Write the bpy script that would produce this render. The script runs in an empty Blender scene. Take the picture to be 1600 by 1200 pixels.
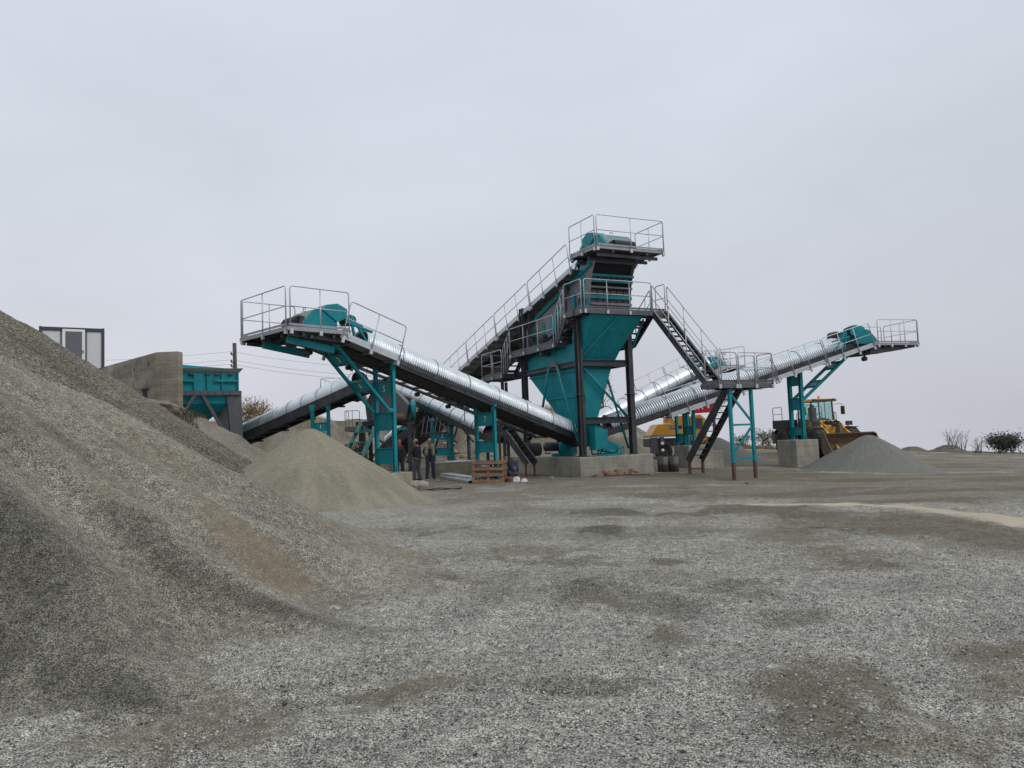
import bpy, bmesh, math, random
import numpy as np
from mathutils import Vector, Matrix

# ------------------------------------------------------------------ camera, sky, sun
C = bpy.context.scene
R_ = math.radians
cam_d = bpy.data.cameras.new('camera')
cam = bpy.data.objects.new('camera', cam_d); C.collection.objects.link(cam)
cam_d.sensor_width = 36.0; cam_d.lens = 27.0; cam_d.clip_start = 0.1; cam_d.clip_end = 3000
CAM_H = 1.6; PITCH = math.atan(85.0 / 1200.0); ROLL = R_(2.2)
cam.matrix_world = (Matrix.Translation((0, 0, CAM_H)) @ Matrix.Rotation(R_(90) + PITCH, 4, 'X')
                    @ Matrix.Rotation(-ROLL, 4, 'Z'))
C.camera = cam

world = bpy.data.worlds.new("World"); C.world = world; world.use_nodes = True
SUN_EL, SUN_AZ = R_(46), R_(112)          # overcast: the sun is only a soft bright area of the cloud, to the right
def build_world():
    nt = world.node_tree; nt.nodes.clear(); N = nt.nodes.new; L = nt.links.new
    out = N('ShaderNodeOutputWorld'); bg = N('ShaderNodeBackground'); bg.inputs[1].default_value = 0.1
    sky = N('ShaderNodeTexSky'); sky.sky_type = 'NISHITA'; sky.sun_disc = False
    sky.sun_elevation = SUN_EL; sky.sun_rotation = SUN_AZ; sky.dust_density = 3; sky.air_density = 1.5
    hs = N('ShaderNodeHueSaturation'); hs.inputs['Saturation'].default_value = 0.25; L(sky.outputs[0], hs.inputs['Color'])
    tc = N('ShaderNodeTexCoord'); sp = N('ShaderNodeSeparateXYZ'); L(tc.outputs['Generated'], sp.inputs[0])
    def ramp(lo, hi, a, b):
        mr = N('ShaderNodeMapRange'); mr.inputs[1].default_value = lo; mr.inputs[2].default_value = hi
        mr.interpolation_type = 'SMOOTHSTEP'; L(sp.outputs[2], mr.inputs[0])
        mx = N('ShaderNodeMix'); mx.data_type = 'RGBA'; L(mr.outputs[0], mx.inputs[0])
        for k, v in ((6, a), (7, b)):
            if isinstance(v, tuple): mx.inputs[k].default_value = (*v, 1)
            else: L(v, mx.inputs[k])
        return mx.outputs[2]
    mrx = N('ShaderNodeMapRange'); mrx.inputs[1].default_value = -.5; mrx.inputs[2].default_value = .6; L(sp.outputs[0], mrx.inputs[0])
    hz = N('ShaderNodeMix'); hz.data_type = 'RGBA'; L(mrx.outputs[0], hz.inputs[0]); hz.inputs[6].default_value = (6.75, 6.9, 7.6, 1); hz.inputs[7].default_value = (5.75, 5.95, 6.6, 1)
    low = ramp(0.0, 0.5, hz.outputs[2], (6.75, 7.4, 8.3))
    full = ramp(0.5, 1.0, low, (9.2, 9.6, 10.2))
    nz = N('ShaderNodeTexNoise'); nz.inputs['Scale'].default_value = 2.2; nz.inputs['Detail'].default_value = 5
    nz.inputs['Roughness'].default_value = 0.5
    sc = N('ShaderNodeVectorMath'); sc.operation = 'MULTIPLY'; sc.inputs[1].default_value = (1, 1, 2.2)
    L(tc.outputs['Generated'], sc.inputs[0]); L(sc.outputs[0], nz.inputs['Vector'])
    m2 = N('ShaderNodeMapRange'); m2.inputs[1].default_value = 0.3; m2.inputs[2].default_value = 0.7
    m2.inputs[3].default_value = 0.93; m2.inputs[4].default_value = 1.06; L(nz.outputs[0], m2.inputs[0])
    ml = N('ShaderNodeMapRange'); ml.inputs[1].default_value = -.6; ml.inputs[2].default_value = .6; ml.inputs[3].default_value = 1.01; ml.inputs[4].default_value = .99; L(sp.outputs[0], ml.inputs[0])
    mm = N('ShaderNodeMath'); mm.operation = 'MULTIPLY'; L(m2.outputs[0], mm.inputs[0]); L(ml.outputs[0], mm.inputs[1])
    sx = N('ShaderNodeVectorMath'); sx.operation = 'SCALE'; L(full, sx.inputs[0]); L(mm.outputs[0], sx.inputs['Scale'])
    mx = N('ShaderNodeMix'); mx.data_type = 'RGBA'; mx.inputs[0].default_value = 0.93
    L(hs.outputs[0], mx.inputs[6]); L(sx.outputs[0], mx.inputs[7])
    L(mx.outputs[2], bg.inputs[0]); L(bg.outputs[0], out.inputs[0])
build_world()
sun_d = bpy.data.lights.new('sun', 'SUN'); sun_d.energy = 1.0; sun_d.angle = R_(24); sun_d.color = (1, 0.96, 0.90)
sun = bpy.data.objects.new('sun', sun_d); C.collection.objects.link(sun)
sun.rotation_euler = Vector((math.sin(SUN_AZ) * math.cos(SUN_EL), math.cos(SUN_AZ) * math.cos(SUN_EL), math.sin(SUN_EL))).to_track_quat('Z', 'Y').to_euler()
C.view_settings.view_transform = 'Standard'; C.view_settings.look = 'None'
C.view_settings.exposure = 0.0; C.view_settings.gamma = 1.0; C.view_settings.use_curve_mapping = False

# ------------------------------------------------------------------ object helpers
COL = C.collection
def base_of(o):
    v = Vector((0, 0, 0))
    while o is not None: v = v + o.location; o = o.parent
    return v
def tag(o, label=None, cat=None, group=None, kind=None):
    if label: o['label'] = label
    if cat: o['category'] = cat
    if group: o['group'] = group
    if kind: o['kind'] = kind
    return o
def thing(name, label, cat, loc, group=None):
    o = bpy.data.objects.new(name, None); COL.objects.link(o); o.location = loc; o.empty_display_size = .2
    return tag(o, label, cat, group)
def copy_tree(o, parent=None):
    c = o.copy(); COL.objects.link(c)
    if parent is not None: c.parent = parent
    for ch in list(o.children): copy_tree(ch, c)
    return c

V = Vector
class MB:
    """collects shapes in world coordinates; build() links them as ONE mesh object"""
    def __init__(s): s.v = []; s.f = []; s.sm = []
    def add(s, vs, fs, smooth=False):
        b = len(s.v); s.v += [tuple(v) for v in vs]
        s.f += [tuple(i + b for i in f) for f in fs]; s.sm += [smooth] * len(fs); return s
    def obox(s, c, ax, h):                       # centre, three unit axes, three half sizes
        c = V(c); a = [V(ax[i]) * h[i] for i in range(3)]
        vs = [c + a[0] * i + a[1] * j + a[2] * k for k in (-1, 1) for j in (-1, 1) for i in (-1, 1)]
        return s.add(vs, [(0, 2, 3, 1), (4, 5, 7, 6), (0, 1, 5, 4), (2, 6, 7, 3), (0, 4, 6, 2), (1, 3, 7, 5)])
    def box(s, lo, hi):
        c = [(lo[i] + hi[i]) / 2 for i in range(3)]; h = [abs(hi[i] - lo[i]) / 2 for i in range(3)]
        return s.obox(c, ((1, 0, 0), (0, 1, 0), (0, 0, 1)), h)
    def bar(s, a, b, w, h, up=(0, 0, 1)):        # rectangular bar from a to b; w sideways, h along up
        a = V(a); b = V(b); d = (b - a); L = d.length; d.normalize(); up = V(up)
        sd = d.cross(up)
        if sd.length < 1e-4: sd = d.cross(V((1, 0, 0)))
        sd.normalize(); u = sd.cross(d)
        return s.obox((a + b) / 2, (d, sd, u), (L / 2, w / 2, h / 2))
    def ibar(s, a, b, w, h, up=(0, 0, 1), t=.02):  # H / I section: web + two flanges
        a = V(a); b = V(b); d = (b - a).normalized(); up = V(up); sd = d.cross(up)
        if sd.length < 1e-4: sd = d.cross(V((1, 0, 0)))
        sd.normalize(); u = sd.cross(d)
        s.bar(a + u * (h / 2 - t / 2), b + u * (h / 2 - t / 2), w, t, u)
        s.bar(a - u * (h / 2 - t / 2), b - u * (h / 2 - t / 2), w, t, u)
        return s.bar(a, b, t, h - 2 * t, u)
    def chan(s, a, b, w, h, out, t=.02):         # C channel, web vertical, flanges pointing along -out
        a = V(a); b = V(b); d = (b - a).normalized(); o = V(out).normalized(); u = o.cross(d).normalized()
        if u.z < 0: u = -u
        s.bar(a, b, t, h, u)
        for k in (-1, 1):
            off = u * (k * (h / 2 - t / 2)) - o * (w / 2)
            s.bar(a + off, b + off, w - t, t, u)
        return s
    def tube(s, pts, r, n=6, closed=False, smooth=True, radii=None):
        pts = [V(p) for p in pts]; m = len(pts); rings = []
        t0 = (pts[1] - pts[0]).normalized()
        ref = V((0, 0, 1)) if abs(t0.z) < .9 else V((1, 0, 0))
        sd = t0.cross(ref).normalized(); b = len(s.v)
        for i, p in enumerate(pts):
            if i == 0: t = (pts[1] - p)
            elif i == m - 1: t = (p - pts[i - 1])
            else: t = (pts[i + 1] - p).normalized() + (p - pts[i - 1]).normalized()
            if t.length < 1e-6: t = t0
            t = t.normalized(); sd = (sd - t * sd.dot(t))
            if sd.length < 1e-5: sd = t.cross(V((.3, .5, .8)))
            sd.normalize(); up = sd.cross(t); rr = radii[i] if radii else r
            for k in range(n):
                an = 2 * math.pi * k / n; s.v.append(tuple(p + (sd * math.cos(an) + up * math.sin(an)) * rr))
        for i in range(m - 1):
            for k in range(n):
                s.f.append((b + i * n + k, b + i * n + (k + 1) % n, b + (i + 1) * n + (k + 1) % n, b + (i + 1) * n + k)); s.sm.append(smooth)
        s.f.append(tuple(b + k for k in reversed(range(n)))); s.sm.append(False)
        s.f.append(tuple(b + (m - 1) * n + k for k in range(n))); s.sm.append(False)
        return s
    def cyl(s, a, b, r, n=12): return s.tube([a, b], r, n)
    def prism(s, poly, ext):                     # planar polygon (3d points) extruded by ext
        n = len(poly); ext = V(ext); p = [V(q) for q in poly]
        vs = p + [q + ext for q in p]
        fs = [tuple(reversed(range(n))), tuple(range(n, 2 * n))] + [(i, (i + 1) % n, n + (i + 1) % n, n + i) for i in range(n)]
        return s.add(vs, fs)
    def loft(s, rings, cap=True, smooth=False):
        n = len(rings[0]); vs = [p for r in rings for p in r]; fs = []
        for i in range(len(rings) - 1):
            for k in range(n): fs.append((i * n + k, i * n + (k + 1) % n, (i + 1) * n + (k + 1) % n, (i + 1) * n + k))
        if cap: fs += [tuple(reversed(range(n))), tuple((len(rings) - 1) * n + k for k in range(n))]
        return s.add(vs, fs, smooth)
    def lathe(s, c, axis, prof, n=32):           # prof: (distance along axis, radius)
        c = V(c); ax = V(axis).normalized(); ref = V((0, 0, 1)) if abs(ax.z) < .9 else V((1, 0, 0))
        a = ax.cross(ref).normalized(); b = ax.cross(a)
        rings = [[c + ax * d + (a * math.cos(2 * math.pi * k / n) + b * math.sin(2 * math.pi * k / n)) * r for k in range(n)] for d, r in prof]
        return s.loft(rings, True, True)
    def ball(s, c, r, n=10, m=7, M=None):        # ellipsoid, r = three radii
        c = V(c); rings = []
        for j in range(m + 1):
            th = math.pi * (0.02 + 0.96 * j / m)
            rings.append([(V((math.sin(th) * math.cos(2 * math.pi * k / n) * r[0], math.sin(th) * math.sin(2 * math.pi * k / n) * r[1], math.cos(th) * r[2]))) for k in range(n)])
        if M is not None: rings = [[M @ p for p in q] for q in rings]
        return s.loft([[c + p for p in q] for q in rings], True, True)
    def caps(s, a, b, ra, rb, n=10):             # tapered capsule
        a = V(a); b = V(b); d = (b - a); L = d.length; d = d.normalized() if L > 1e-6 else V((0, 0, 1))
        prof = [(-ra * math.cos(t), ra * math.sin(t)) for t in (.15, .6, 1.1)] + [(0, ra), (L, rb)] + [(L + rb * math.sin(t), rb * math.cos(t)) for t in (.5, 1.0, 1.42)]
        return s.lathe(a, d, prof, n)
    def build(s, name, mat, parent=None, loc=None, M=None):
        me = bpy.data.meshes.new(name); o = bpy.data.objects.new(name, me); COL.objects.link(o)
        base = V((0, 0, 0))
        if parent is not None: o.parent = parent; base = base_of(parent)
        elif loc is not None: o.location = loc; base = V(loc)
        vs = s.v
        if M is not None: vs = [M @ V(v) for v in vs]
        me.from_pydata([tuple(V(v) - base) for v in vs], [], s.f)
        me.polygons.foreach_set('use_smooth', s.sm); me.materials.append(mat); me.update()
        bm = bmesh.new(); bm.from_mesh(me); bmesh.ops.recalc_face_normals(bm, faces=bm.faces); bm.to_mesh(me); bm.free()
        return o
def bevel(o, w=.02, seg=2):
    m = o.modifiers.new('b', 'BEVEL'); m.width = w; m.segments = seg; m.limit_method = 'ANGLE'; m.angle_limit = R_(40); return o
def grid_mesh(name, X, Y, Z, mat, parent=None, loc=(0, 0, 0), attrs=None, closed_u=False):
    h, w = X.shape; me = bpy.data.meshes.new(name)
    co = np.stack([X - loc[0], Y - loc[1], Z - loc[2]], -1).reshape(-1, 3).astype(np.float32)
    idx = np.arange(h * w).reshape(h, w)
    if closed_u: idx = np.concatenate([idx, idx[:, :1]], 1)
    q = np.stack([idx[:-1, :-1], idx[:-1, 1:], idx[1:, 1:], idx[1:, :-1]], -1).reshape(-1, 4)
    me.vertices.add(len(co)); me.vertices.foreach_set('co', co.ravel())
    me.loops.add(q.size); me.loops.foreach_set('vertex_index', q.ravel().astype(np.int32))
    me.polygons.add(len(q)); me.polygons.foreach_set('loop_start', np.arange(0, q.size, 4, dtype=np.int32))
    me.polygons.foreach_set('loop_total', np.full(len(q), 4, np.int32)); me.polygons.foreach_set('use_smooth', np.ones(len(q), bool))
    me.update(); me.validate()
    for k, a in (attrs or {}).items():
        at = me.attributes.new(k, 'FLOAT', 'POINT'); at.data.foreach_set('value', a.reshape(-1).astype(np.float32))
    me.materials.append(mat)
    o = bpy.data.objects.new(name, me); COL.objects.link(o); o.location = loc
    return o
def text_mesh(s, body, size, mat, parent, origin, xdir, ydir, name='lettering', depth=.004, align='CENTER'):
    cu = bpy.data.curves.new('t', 'FONT'); cu.body = body; cu.size = size; cu.align_x = align; cu.align_y = 'CENTER'; cu.extrude = depth
    to = bpy.data.objects.new('t', cu); COL.objects.link(to)
    dg = bpy.context.evaluated_depsgraph_get(); me = bpy.data.meshes.new_from_object(to.evaluated_get(dg))
    bpy.data.objects.remove(to)
    x = V(xdir).normalized(); y = V(ydir).normalized(); z = x.cross(y)
    M = Matrix((x, y, z)).transposed().to_4x4(); M.translation = V(origin)
    me.transform(M); me.transform(Matrix.Translation(-base_of(parent)))
    o = bpy.data.objects.new(name, me); COL.objects.link(o); o.parent = parent; me.materials.clear(); me.materials.append(mat)
    return o

# ------------------------------------------------------------------ materials
def new_mat(name):
    m = bpy.data.materials.new(name); m.use_nodes = True; nt = m.node_tree
    return m, nt, nt.nodes['Principled BSDF']
def paint(name, col, rough=.45, metal=0., var=.18, dust=0., dustcol=(.30, .28, .24), bump=.0, scale=2.5, spec=.5, grime=.0):
    """painted or bare surface: base colour with broad and fine variation, dust lying on upward faces, scattered grime"""
    m, nt, b = new_mat(name); N = nt.nodes.new; L = nt.links.new
    tc = N('ShaderNodeTexCoord'); nz = N('ShaderNodeTexNoise'); nz.inputs['Scale'].default_value = scale; nz.inputs['Detail'].default_value = 6
    nz.inputs['Roughness'].default_value = .65; L(tc.outputs['Object'], nz.inputs['Vector'])
    mr = N('ShaderNodeMapRange'); mr.inputs[1].default_value = .3; mr.inputs[2].default_value = .7
    mr.inputs[3].default_value = 1 - var; mr.inputs[4].default_value = 1 + var; L(nz.outputs[0], mr.inputs[0])
    sx = N('ShaderNodeVectorMath'); sx.operation = 'SCALE'; sx.inputs[0].default_value = col; L(mr.outputs[0], sx.inputs['Scale'])
    cur = sx.outputs[0]
    if grime > 0:
        n3 = N('ShaderNodeTexNoise'); n3.inputs['Scale'].default_value = scale * 2.7; n3.inputs['Detail'].default_value = 8
        mp = N('ShaderNodeMapping'); mp.inputs['Scale'].default_value = (1.6, 1.6, .32); L(tc.outputs['Object'], mp.inputs[0]); L(mp.outputs[0], n3.inputs['Vector'])
        r3 = N('ShaderNodeMapRange'); r3.inputs[1].default_value = .5; r3.inputs[2].default_value = .72; r3.inputs[4].default_value = grime; L(n3.outputs[0], r3.inputs[0])
        mx = N('ShaderNodeMix'); mx.data_type = 'RGBA'; L(r3.outputs[0], mx.inputs[0]); L(cur, mx.inputs[6]); mx.inputs[7].default_value = (*dustcol, 1); cur = mx.outputs[2]
    if dust > 0:
        ge = N('ShaderNodeNewGeometry'); sp = N('ShaderNodeSeparateXYZ'); L(ge.outputs['Normal'], sp.inputs[0])
        r2 = N('ShaderNodeMapRange'); r2.inputs[1].default_value = .3; r2.inputs[2].default_value = 1; r2.inputs[4].default_value = dust; L(sp.outputs[2], r2.inputs[0])
        n2 = N('ShaderNodeTexNoise'); n2.inputs['Scale'].default_value = 7; n2.inputs['Detail'].default_value = 5; L(tc.outputs['Object'], n2.inputs['Vector'])
        mu = N('ShaderNodeMath'); mu.operation = 'MULTIPLY'; L(r2.outputs[0], mu.inputs[0])
        r4 = N('ShaderNodeMapRange'); r4.inputs[1].default_value = .3; r4.inputs[2].default_value = .65; L(n2.outputs[0], r4.inputs[0]); L(r4.outputs[0], mu.inputs[1])
        mx = N('ShaderNodeMix'); mx.data_type = 'RGBA'; L(mu.outputs[0], mx.inputs[0]); L(cur, mx.inputs[6]); mx.inputs[7].default_value = (*dustcol, 1); cur = mx.outputs[2]
    L(cur, b.inputs['Base Color'])
    b.inputs['Roughness'].default_value = rough; b.inputs['Metallic'].default_value = metal; b.inputs['Specular IOR Level'].default_value = spec
    if bump > 0:
        n5 = N('ShaderNodeTexNoise'); n5.inputs['Scale'].default_value = scale * 9; n5.inputs['Detail'].default_value = 6; L(tc.outputs['Object'], n5.inputs['Vector'])
        bu = N('ShaderNodeBump'); bu.inputs['Strength'].default_value = bump; bu.inputs['Distance'].default_value = .02; L(n5.outputs[0], bu.inputs['Height']); L(bu.outputs[0], b.inputs['Normal'])
    return m
M = {}
M['teal'] = paint('teal_paint', (.010, .235, .275), .48, 0, .18, .55, (.27, .26, .22), grime=.08, spec=.22)
M['teal_dull'] = paint('teal_paint_dusty', (.06, .21, .20), .55, 0, .2, .75, (.33, .31, .24), grime=.25)
M['dark'] = paint('charcoal_steel', (.038, .041, .048), .5, 0, .22, .45, grime=.16)
M['darkgrey'] = paint('grey_painted_steel', (.085, .088, .098), .5, 0, .16, .3, grime=.10)
M['plate'] = paint('screen_side_plate', (.20, .195, .205), .6, 0, .2, .3, grime=.22)
M['rubber'] = paint('black_rubber', (.013, .013, .015), .75, 0, .25, .15, grime=.06)
M['galv'] = paint('galvanised_cover', (.70, .74, .76), .38, .92, .16, .30, (.5, .5, .48), scale=1.2)
M['rail'] = paint('galvanised_rail', (.52, .54, .56), .45, .55, .12, 0)
M['railgrey'] = paint('grey_edge_beam', (.30, .31, .32), .45, .4, .15, .2)
M['grate'] = paint('grating', (.16, .165, .17), .6, .3, .2, .2)
M['white'] = paint('white_paint', (.78, .78, .76), .5, 0, .05)
M['rust'] = paint('rusty_steel', (.13, .065, .035), .8, .2, .35, .2, (.2, .15, .1), bump=.2, scale=6)
def concrete(name, a, bcol, sc=1.3, lines=True, st=(5, 5, .5), sl=.6):
    m, nt, b = new_mat(name); N = nt.nodes.new; L = nt.links.new
    tc = N('ShaderNodeTexCoord'); n1 = N('ShaderNodeTexNoise'); n1.inputs['Scale'].default_value = sc; n1.inputs['Detail'].default_value = 9; n1.inputs['Roughness'].default_value = .68
    L(tc.outputs['Object'], n1.inputs['Vector'])
    r = N('ShaderNodeValToRGB'); e = r.color_ramp.elements; e[0].position = .3; e[0].color = (*bcol, 1); e[1].position = .68; e[1].color = (*a, 1); L(n1.outputs[0], r.inputs[0])
    mp = N('ShaderNodeMapping'); mp.inputs['Scale'].default_value = st; L(tc.outputs['Object'], mp.inputs[0])
    n2 = N('ShaderNodeTexNoise'); n2.inputs['Scale'].default_value = 1.0; n2.inputs['Detail'].default_value = 6; L(mp.outputs[0], n2.inputs['Vector'])
    r2 = N('ShaderNodeMapRange'); r2.inputs[1].default_value = .42; r2.inputs[2].default_value = .72; r2.inputs[3].default_value = 1.08; r2.inputs[4].default_value = sl; L(n2.outputs[0], r2.inputs[0])
    sx = N('ShaderNodeVectorMath'); sx.operation = 'SCALE'; L(r.outputs[0], sx.inputs[0]); L(r2.outputs[0], sx.inputs['Scale'])
    cs = N('ShaderNodeSeparateXYZ'); L(tc.outputs['Object'], cs.inputs[0]); ad = N('ShaderNodeMath'); L(cs.outputs[0], ad.inputs[0]); L(cs.outputs[1], ad.inputs[1])
    cb = N('ShaderNodeCombineXYZ'); L(ad.outputs[0], cb.inputs[0]); L(cs.outputs[2], cb.inputs[1]); br = N('ShaderNodeTexBrick'); L(cb.outputs[0], br.inputs['Vector']); br.inputs['Scale'].default_value = 1; br.inputs['Brick Width'].default_value = 1.22; br.inputs['Row Height'].default_value = .5; br.inputs['Mortar Size'].default_value = .012; br.inputs['Mortar Smooth'].default_value = .6; br.offset = 0
    br.inputs['Color1'].default_value = (1, 1, 1, 1); br.inputs['Color2'].default_value = (.90, .90, .90, 1); br.inputs['Mortar'].default_value = (.62, .6, .56, 1)
    ml2 = N('ShaderNodeMix'); ml2.data_type = 'RGBA'; ml2.blend_type = 'MULTIPLY'; ml2.inputs[0].default_value = .85 if lines else .35; L(sx.outputs[0], ml2.inputs[6]); L(br.outputs['Color'], ml2.inputs[7])
    L(ml2.outputs[2], b.inputs['Base Color']); b.inputs['Roughness'].default_value = .9
    bu = N('ShaderNodeBump'); bu.inputs['Strength'].default_value = .5; bu.inputs['Distance'].default_value = .03; L(n1.outputs[0], bu.inputs['Height'])
    if lines:
        w = N('ShaderNodeTexWave'); w.bands_direction = 'Z'; w.inputs['Scale'].default_value = .55; w.inputs['Distortion'].default_value = 1.2; w.inputs['Detail'].default_value = 3; L(tc.outputs['Object'], w.inputs['Vector'])
        b2 = N('ShaderNodeBump'); b2.inputs['Strength'].default_value = .25; b2.inputs['Distance'].default_value = .02; L(w.outputs[0], b2.inputs['Height']); L(bu.outputs[0], b2.inputs['Normal']); L(b2.outputs[0], b.inputs['Normal'])
    else: L(bu.outputs[0], b.inputs['Normal'])
    return m
M['concrete'] = concrete('concrete', (.40, .38, .32), (.26, .245, .20), 1.6, True, (3, 3, .8), .78)
M['concrete_warm'] = concrete('concrete_warm', (.42, .37, .28), (.28, .25, .19), 1.6, False)
M['concrete_old'] = concrete('concrete_old_wall', (.36, .32, .25), (.15, .13, .10), .8, True, (.35, .35, 2.6), .55)

def stony(name, cols, mean, dark, brown, cell=48., bump=.9, cont=1.0, fine=False, macro=.16):
    """loose mineral ground: random grey per stone cell, mixed by the mesh's own 'dark' and 'brown' stain fields"""
    m, nt, b = new_mat(name); N = nt.nodes.new; L = nt.links.new
    tc = N('ShaderNodeTexCoord'); vo = N('ShaderNodeTexVoronoi'); vo.inputs['Scale'].default_value = cell; vo.inputs['Randomness'].default_value = 1.0; L(tc.outputs['Object'], vo.inputs['Vector'])
    se = N('ShaderNodeSeparateColor'); L(vo.outputs['Color'], se.inputs[0])
    r = N('ShaderNodeValToRGB'); cr = r.color_ramp
    while len(cr.elements) < len(cols): cr.elements.new(.5)
    for e, (p, c) in zip(cr.elements, cols): e.position = p; e.color = (*c, 1)
    L(se.outputs[0], r.inputs[0])
    def mixc(fac, a, bb):
        mx = N('ShaderNodeMix'); mx.data_type = 'RGBA'
        for k, v in ((0, fac), (6, a), (7, bb)):
            if isinstance(v, tuple): mx.inputs[k].default_value = (*v, 1)
            elif isinstance(v, float): mx.inputs[k].default_value = v
            else: L(v, mx.inputs[k])
        return mx.outputs[2]
    def noise(sc, det, lo, hi, a, bb, vec=None):
        n = N('ShaderNodeTexNoise'); n.inputs['Scale'].default_value = sc; n.inputs['Detail'].default_value = det; n.inputs['Roughness'].default_value = .6
        L(vec or tc.outputs['Object'], n.inputs['Vector'])
        q = N('ShaderNodeMapRange'); q.inputs[1].default_value = lo; q.inputs[2].default_value = hi; q.inputs[3].default_value = a; q.inputs[4].default_value = bb; L(n.outputs[0], q.inputs[0]); return q.outputs[0], n.outputs[0]
    def mul(a, bb):
        x = N('ShaderNodeMath'); x.operation = 'MULTIPLY'
        for k, v in ((0, a), (1, bb)):
            if isinstance(v, float): x.inputs[k].default_value = v
            else: L(v, x.inputs[k])
        return x.outputs[0]
    grain = mixc(cont, mean, r.outputs[0])
    g1, _ = noise(11., 6, .34, .66, 1 - macro * 2.2, 1 + macro * 1.6); g2, _ = noise(1.1, 5, .3, .7, 1 - macro, 1 + macro); g3, _ = noise(150., 2, .3, .7, .8, 1.2)
    sx = N('ShaderNodeVectorMath'); sx.operation = 'SCALE'; L(grain, sx.inputs[0]); L(mul(mul(g1, g2), g3), sx.inputs['Scale'])
    a1 = N('ShaderNodeAttribute'); a1.attribute_name = 'dark'; a2 = N('ShaderNodeAttribute'); a2.attribute_name = 'brown'
    sep, _ = noise(14., 6, .25, .75, .35, 1.0)
    dk = N('ShaderNodeMix'); dk.data_type = 'RGBA'; dk.blend_type = 'MULTIPLY'; L(mul(a1.outputs['Fac'], 1.0), dk.inputs[0]); L(sx.outputs[0], dk.inputs[6]); dk.inputs[7].default_value = (*dark, 1)
    gb, _ = noise(30., 6, .3, .7, .72, 1.25)
    bs = N('ShaderNodeVectorMath'); bs.operation = 'SCALE'; bs.inputs[0].default_value = brown; L(gb, bs.inputs['Scale'])
    c2 = mixc(mul(a2.outputs['Fac'], sep), dk.outputs[2], bs.outputs[0])
    L(c2, b.inputs['Base Color']); b.inputs['Roughness'].default_value = .92; b.inputs['Specular IOR Level'].default_value = .3
    bu = N('ShaderNodeBump'); bu.inputs['Strength'].default_value = bump * .75; bu.inputs['Distance'].default_value = .006; bu.invert = True; L(vo.outputs['Distance'], bu.inputs['Height'])
    _, nb = noise(7., 6, 0, 1, 0, 1); b2 = N('ShaderNodeBump'); b2.inputs['Strength'].default_value = .6; b2.inputs['Distance'].default_value = .06; L(nb, b2.inputs['Height']); L(bu.outputs[0], b2.inputs['Normal']); L(b2.outputs[0], b.inputs['Normal'])
    return m
GR = [(0., (.022, .021, .017)), (.22, (.095, .091, .077)), (.5, (.262, .252, .216)), (.78, (.45, .434, .377)), (1., (.70, .678, .597))]
M['gravel'] = stony('gravel_ground', GR, (.28, .28, .265), (.40, .39, .35), (.132, .108, .070), 150.)
M['gravel_heap'] = stony('gravel_heap', [(p, (c[0] * .80, c[1] * .785, c[2] * .742)) for p, c in GR], (.28, .275, .25), (.36, .36, .34), (.185, .15, .098), 150.)
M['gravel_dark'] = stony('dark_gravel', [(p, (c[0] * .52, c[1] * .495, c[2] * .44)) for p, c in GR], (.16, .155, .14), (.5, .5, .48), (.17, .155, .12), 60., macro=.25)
M['sand'] = stony('fine_sand', [(0., (.22, .205, .152)), (1., (.30, .277, .208))], (.26, .24, .18), (.60, .62, .64), (.30, .27, .21), 90., .3, .7, True, .06)
M['sand_grey'] = stony('grey_grit', [(0., (.10, .10, .09)), (1., (.24, .24, .215))], (.17, .17, .15), (.6, .6, .6), (.22, .21, .17), 60., .5, .8, True, .06)

# ------------------------------------------------------------------ numpy noise and terrain functions
rng = np.random.RandomState(7)
_P = rng.rand(256, 256)
def vnoise(x, y):
    xi = np.floor(x).astype(int); yi = np.floor(y).astype(int); fx = x - xi; fy = y - yi
    fx = fx * fx * (3 - 2 * fx); fy = fy * fy * (3 - 2 * fy)
    g = lambda a, b: _P[a % 256, b % 256]
    return (g(xi, yi) * (1 - fx) + g(xi + 1, yi) * fx) * (1 - fy) + (g(xi, yi + 1) * (1 - fx) + g(xi + 1, yi + 1) * fx) * fy
def fbm(x, y, o=4):
    s = 0; a = .5; t = 0
    for i in range(o): s = s + a * vnoise(x * 2 ** i + 17.3 * i, y * 2 ** i + 5.1 * i); t += a; a *= .5
    return s / t
def sstep(a, b, x): t = np.clip((x - a) / (b - a), 0, 1); return t * t * (3 - 2 * t)
CP = np.array([(0, 2, 0), (-6, 3, 0), (6, 3, 0), (0, 9, 0), (-8, 10, 0), (8, 10, -.02), (0, 18, 0), (-6, 20, 0), (9, 18, -.1), (18, 18, -.3), (-3.5, 25, 0), (-4, 32, 0), (2.6, 31, 0), (1, 36, 0),
               (6, 32, -.03), (7.5, 27, -.2), (14, 37, -.35), (16.5, 45, -.12), (19, 35, -.6), (19.7, 60, .08), (24.7, 60, -.2), (34.6, 60, -.8), (40, 60, -1.1), (50, 60, -1.6), (16, 60, .55), (11, 46, .0),
               (30, 40, -1.0), (26, 26, -.6), (42, 42, -1.4), (-10, 40, .2), (-25, 40, .3), (-20, 20, .1), (-15, 60, .4), (0, 52, .3), (40, 20, -1.0), (-30, 10, 0), (6, 60, .6), (11, 52, .3)], float)
def _tps():
    P = CP[:, :2]; n = len(P); d = np.linalg.norm(P[:, None] - P[None], axis=2); K = d ** 2 * np.log(d + 1e-9)
    A = np.zeros((n + 3, n + 3)); A[:n, :n] = K + np.eye(n) * .6; A[:n, n] = 1; A[:n, n + 1:] = P; A[n, :n] = 1; A[n + 1:, :n] = P.T
    return np.linalg.solve(A, np.concatenate([CP[:, 2], np.zeros(3)]))
_W = _tps()
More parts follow.
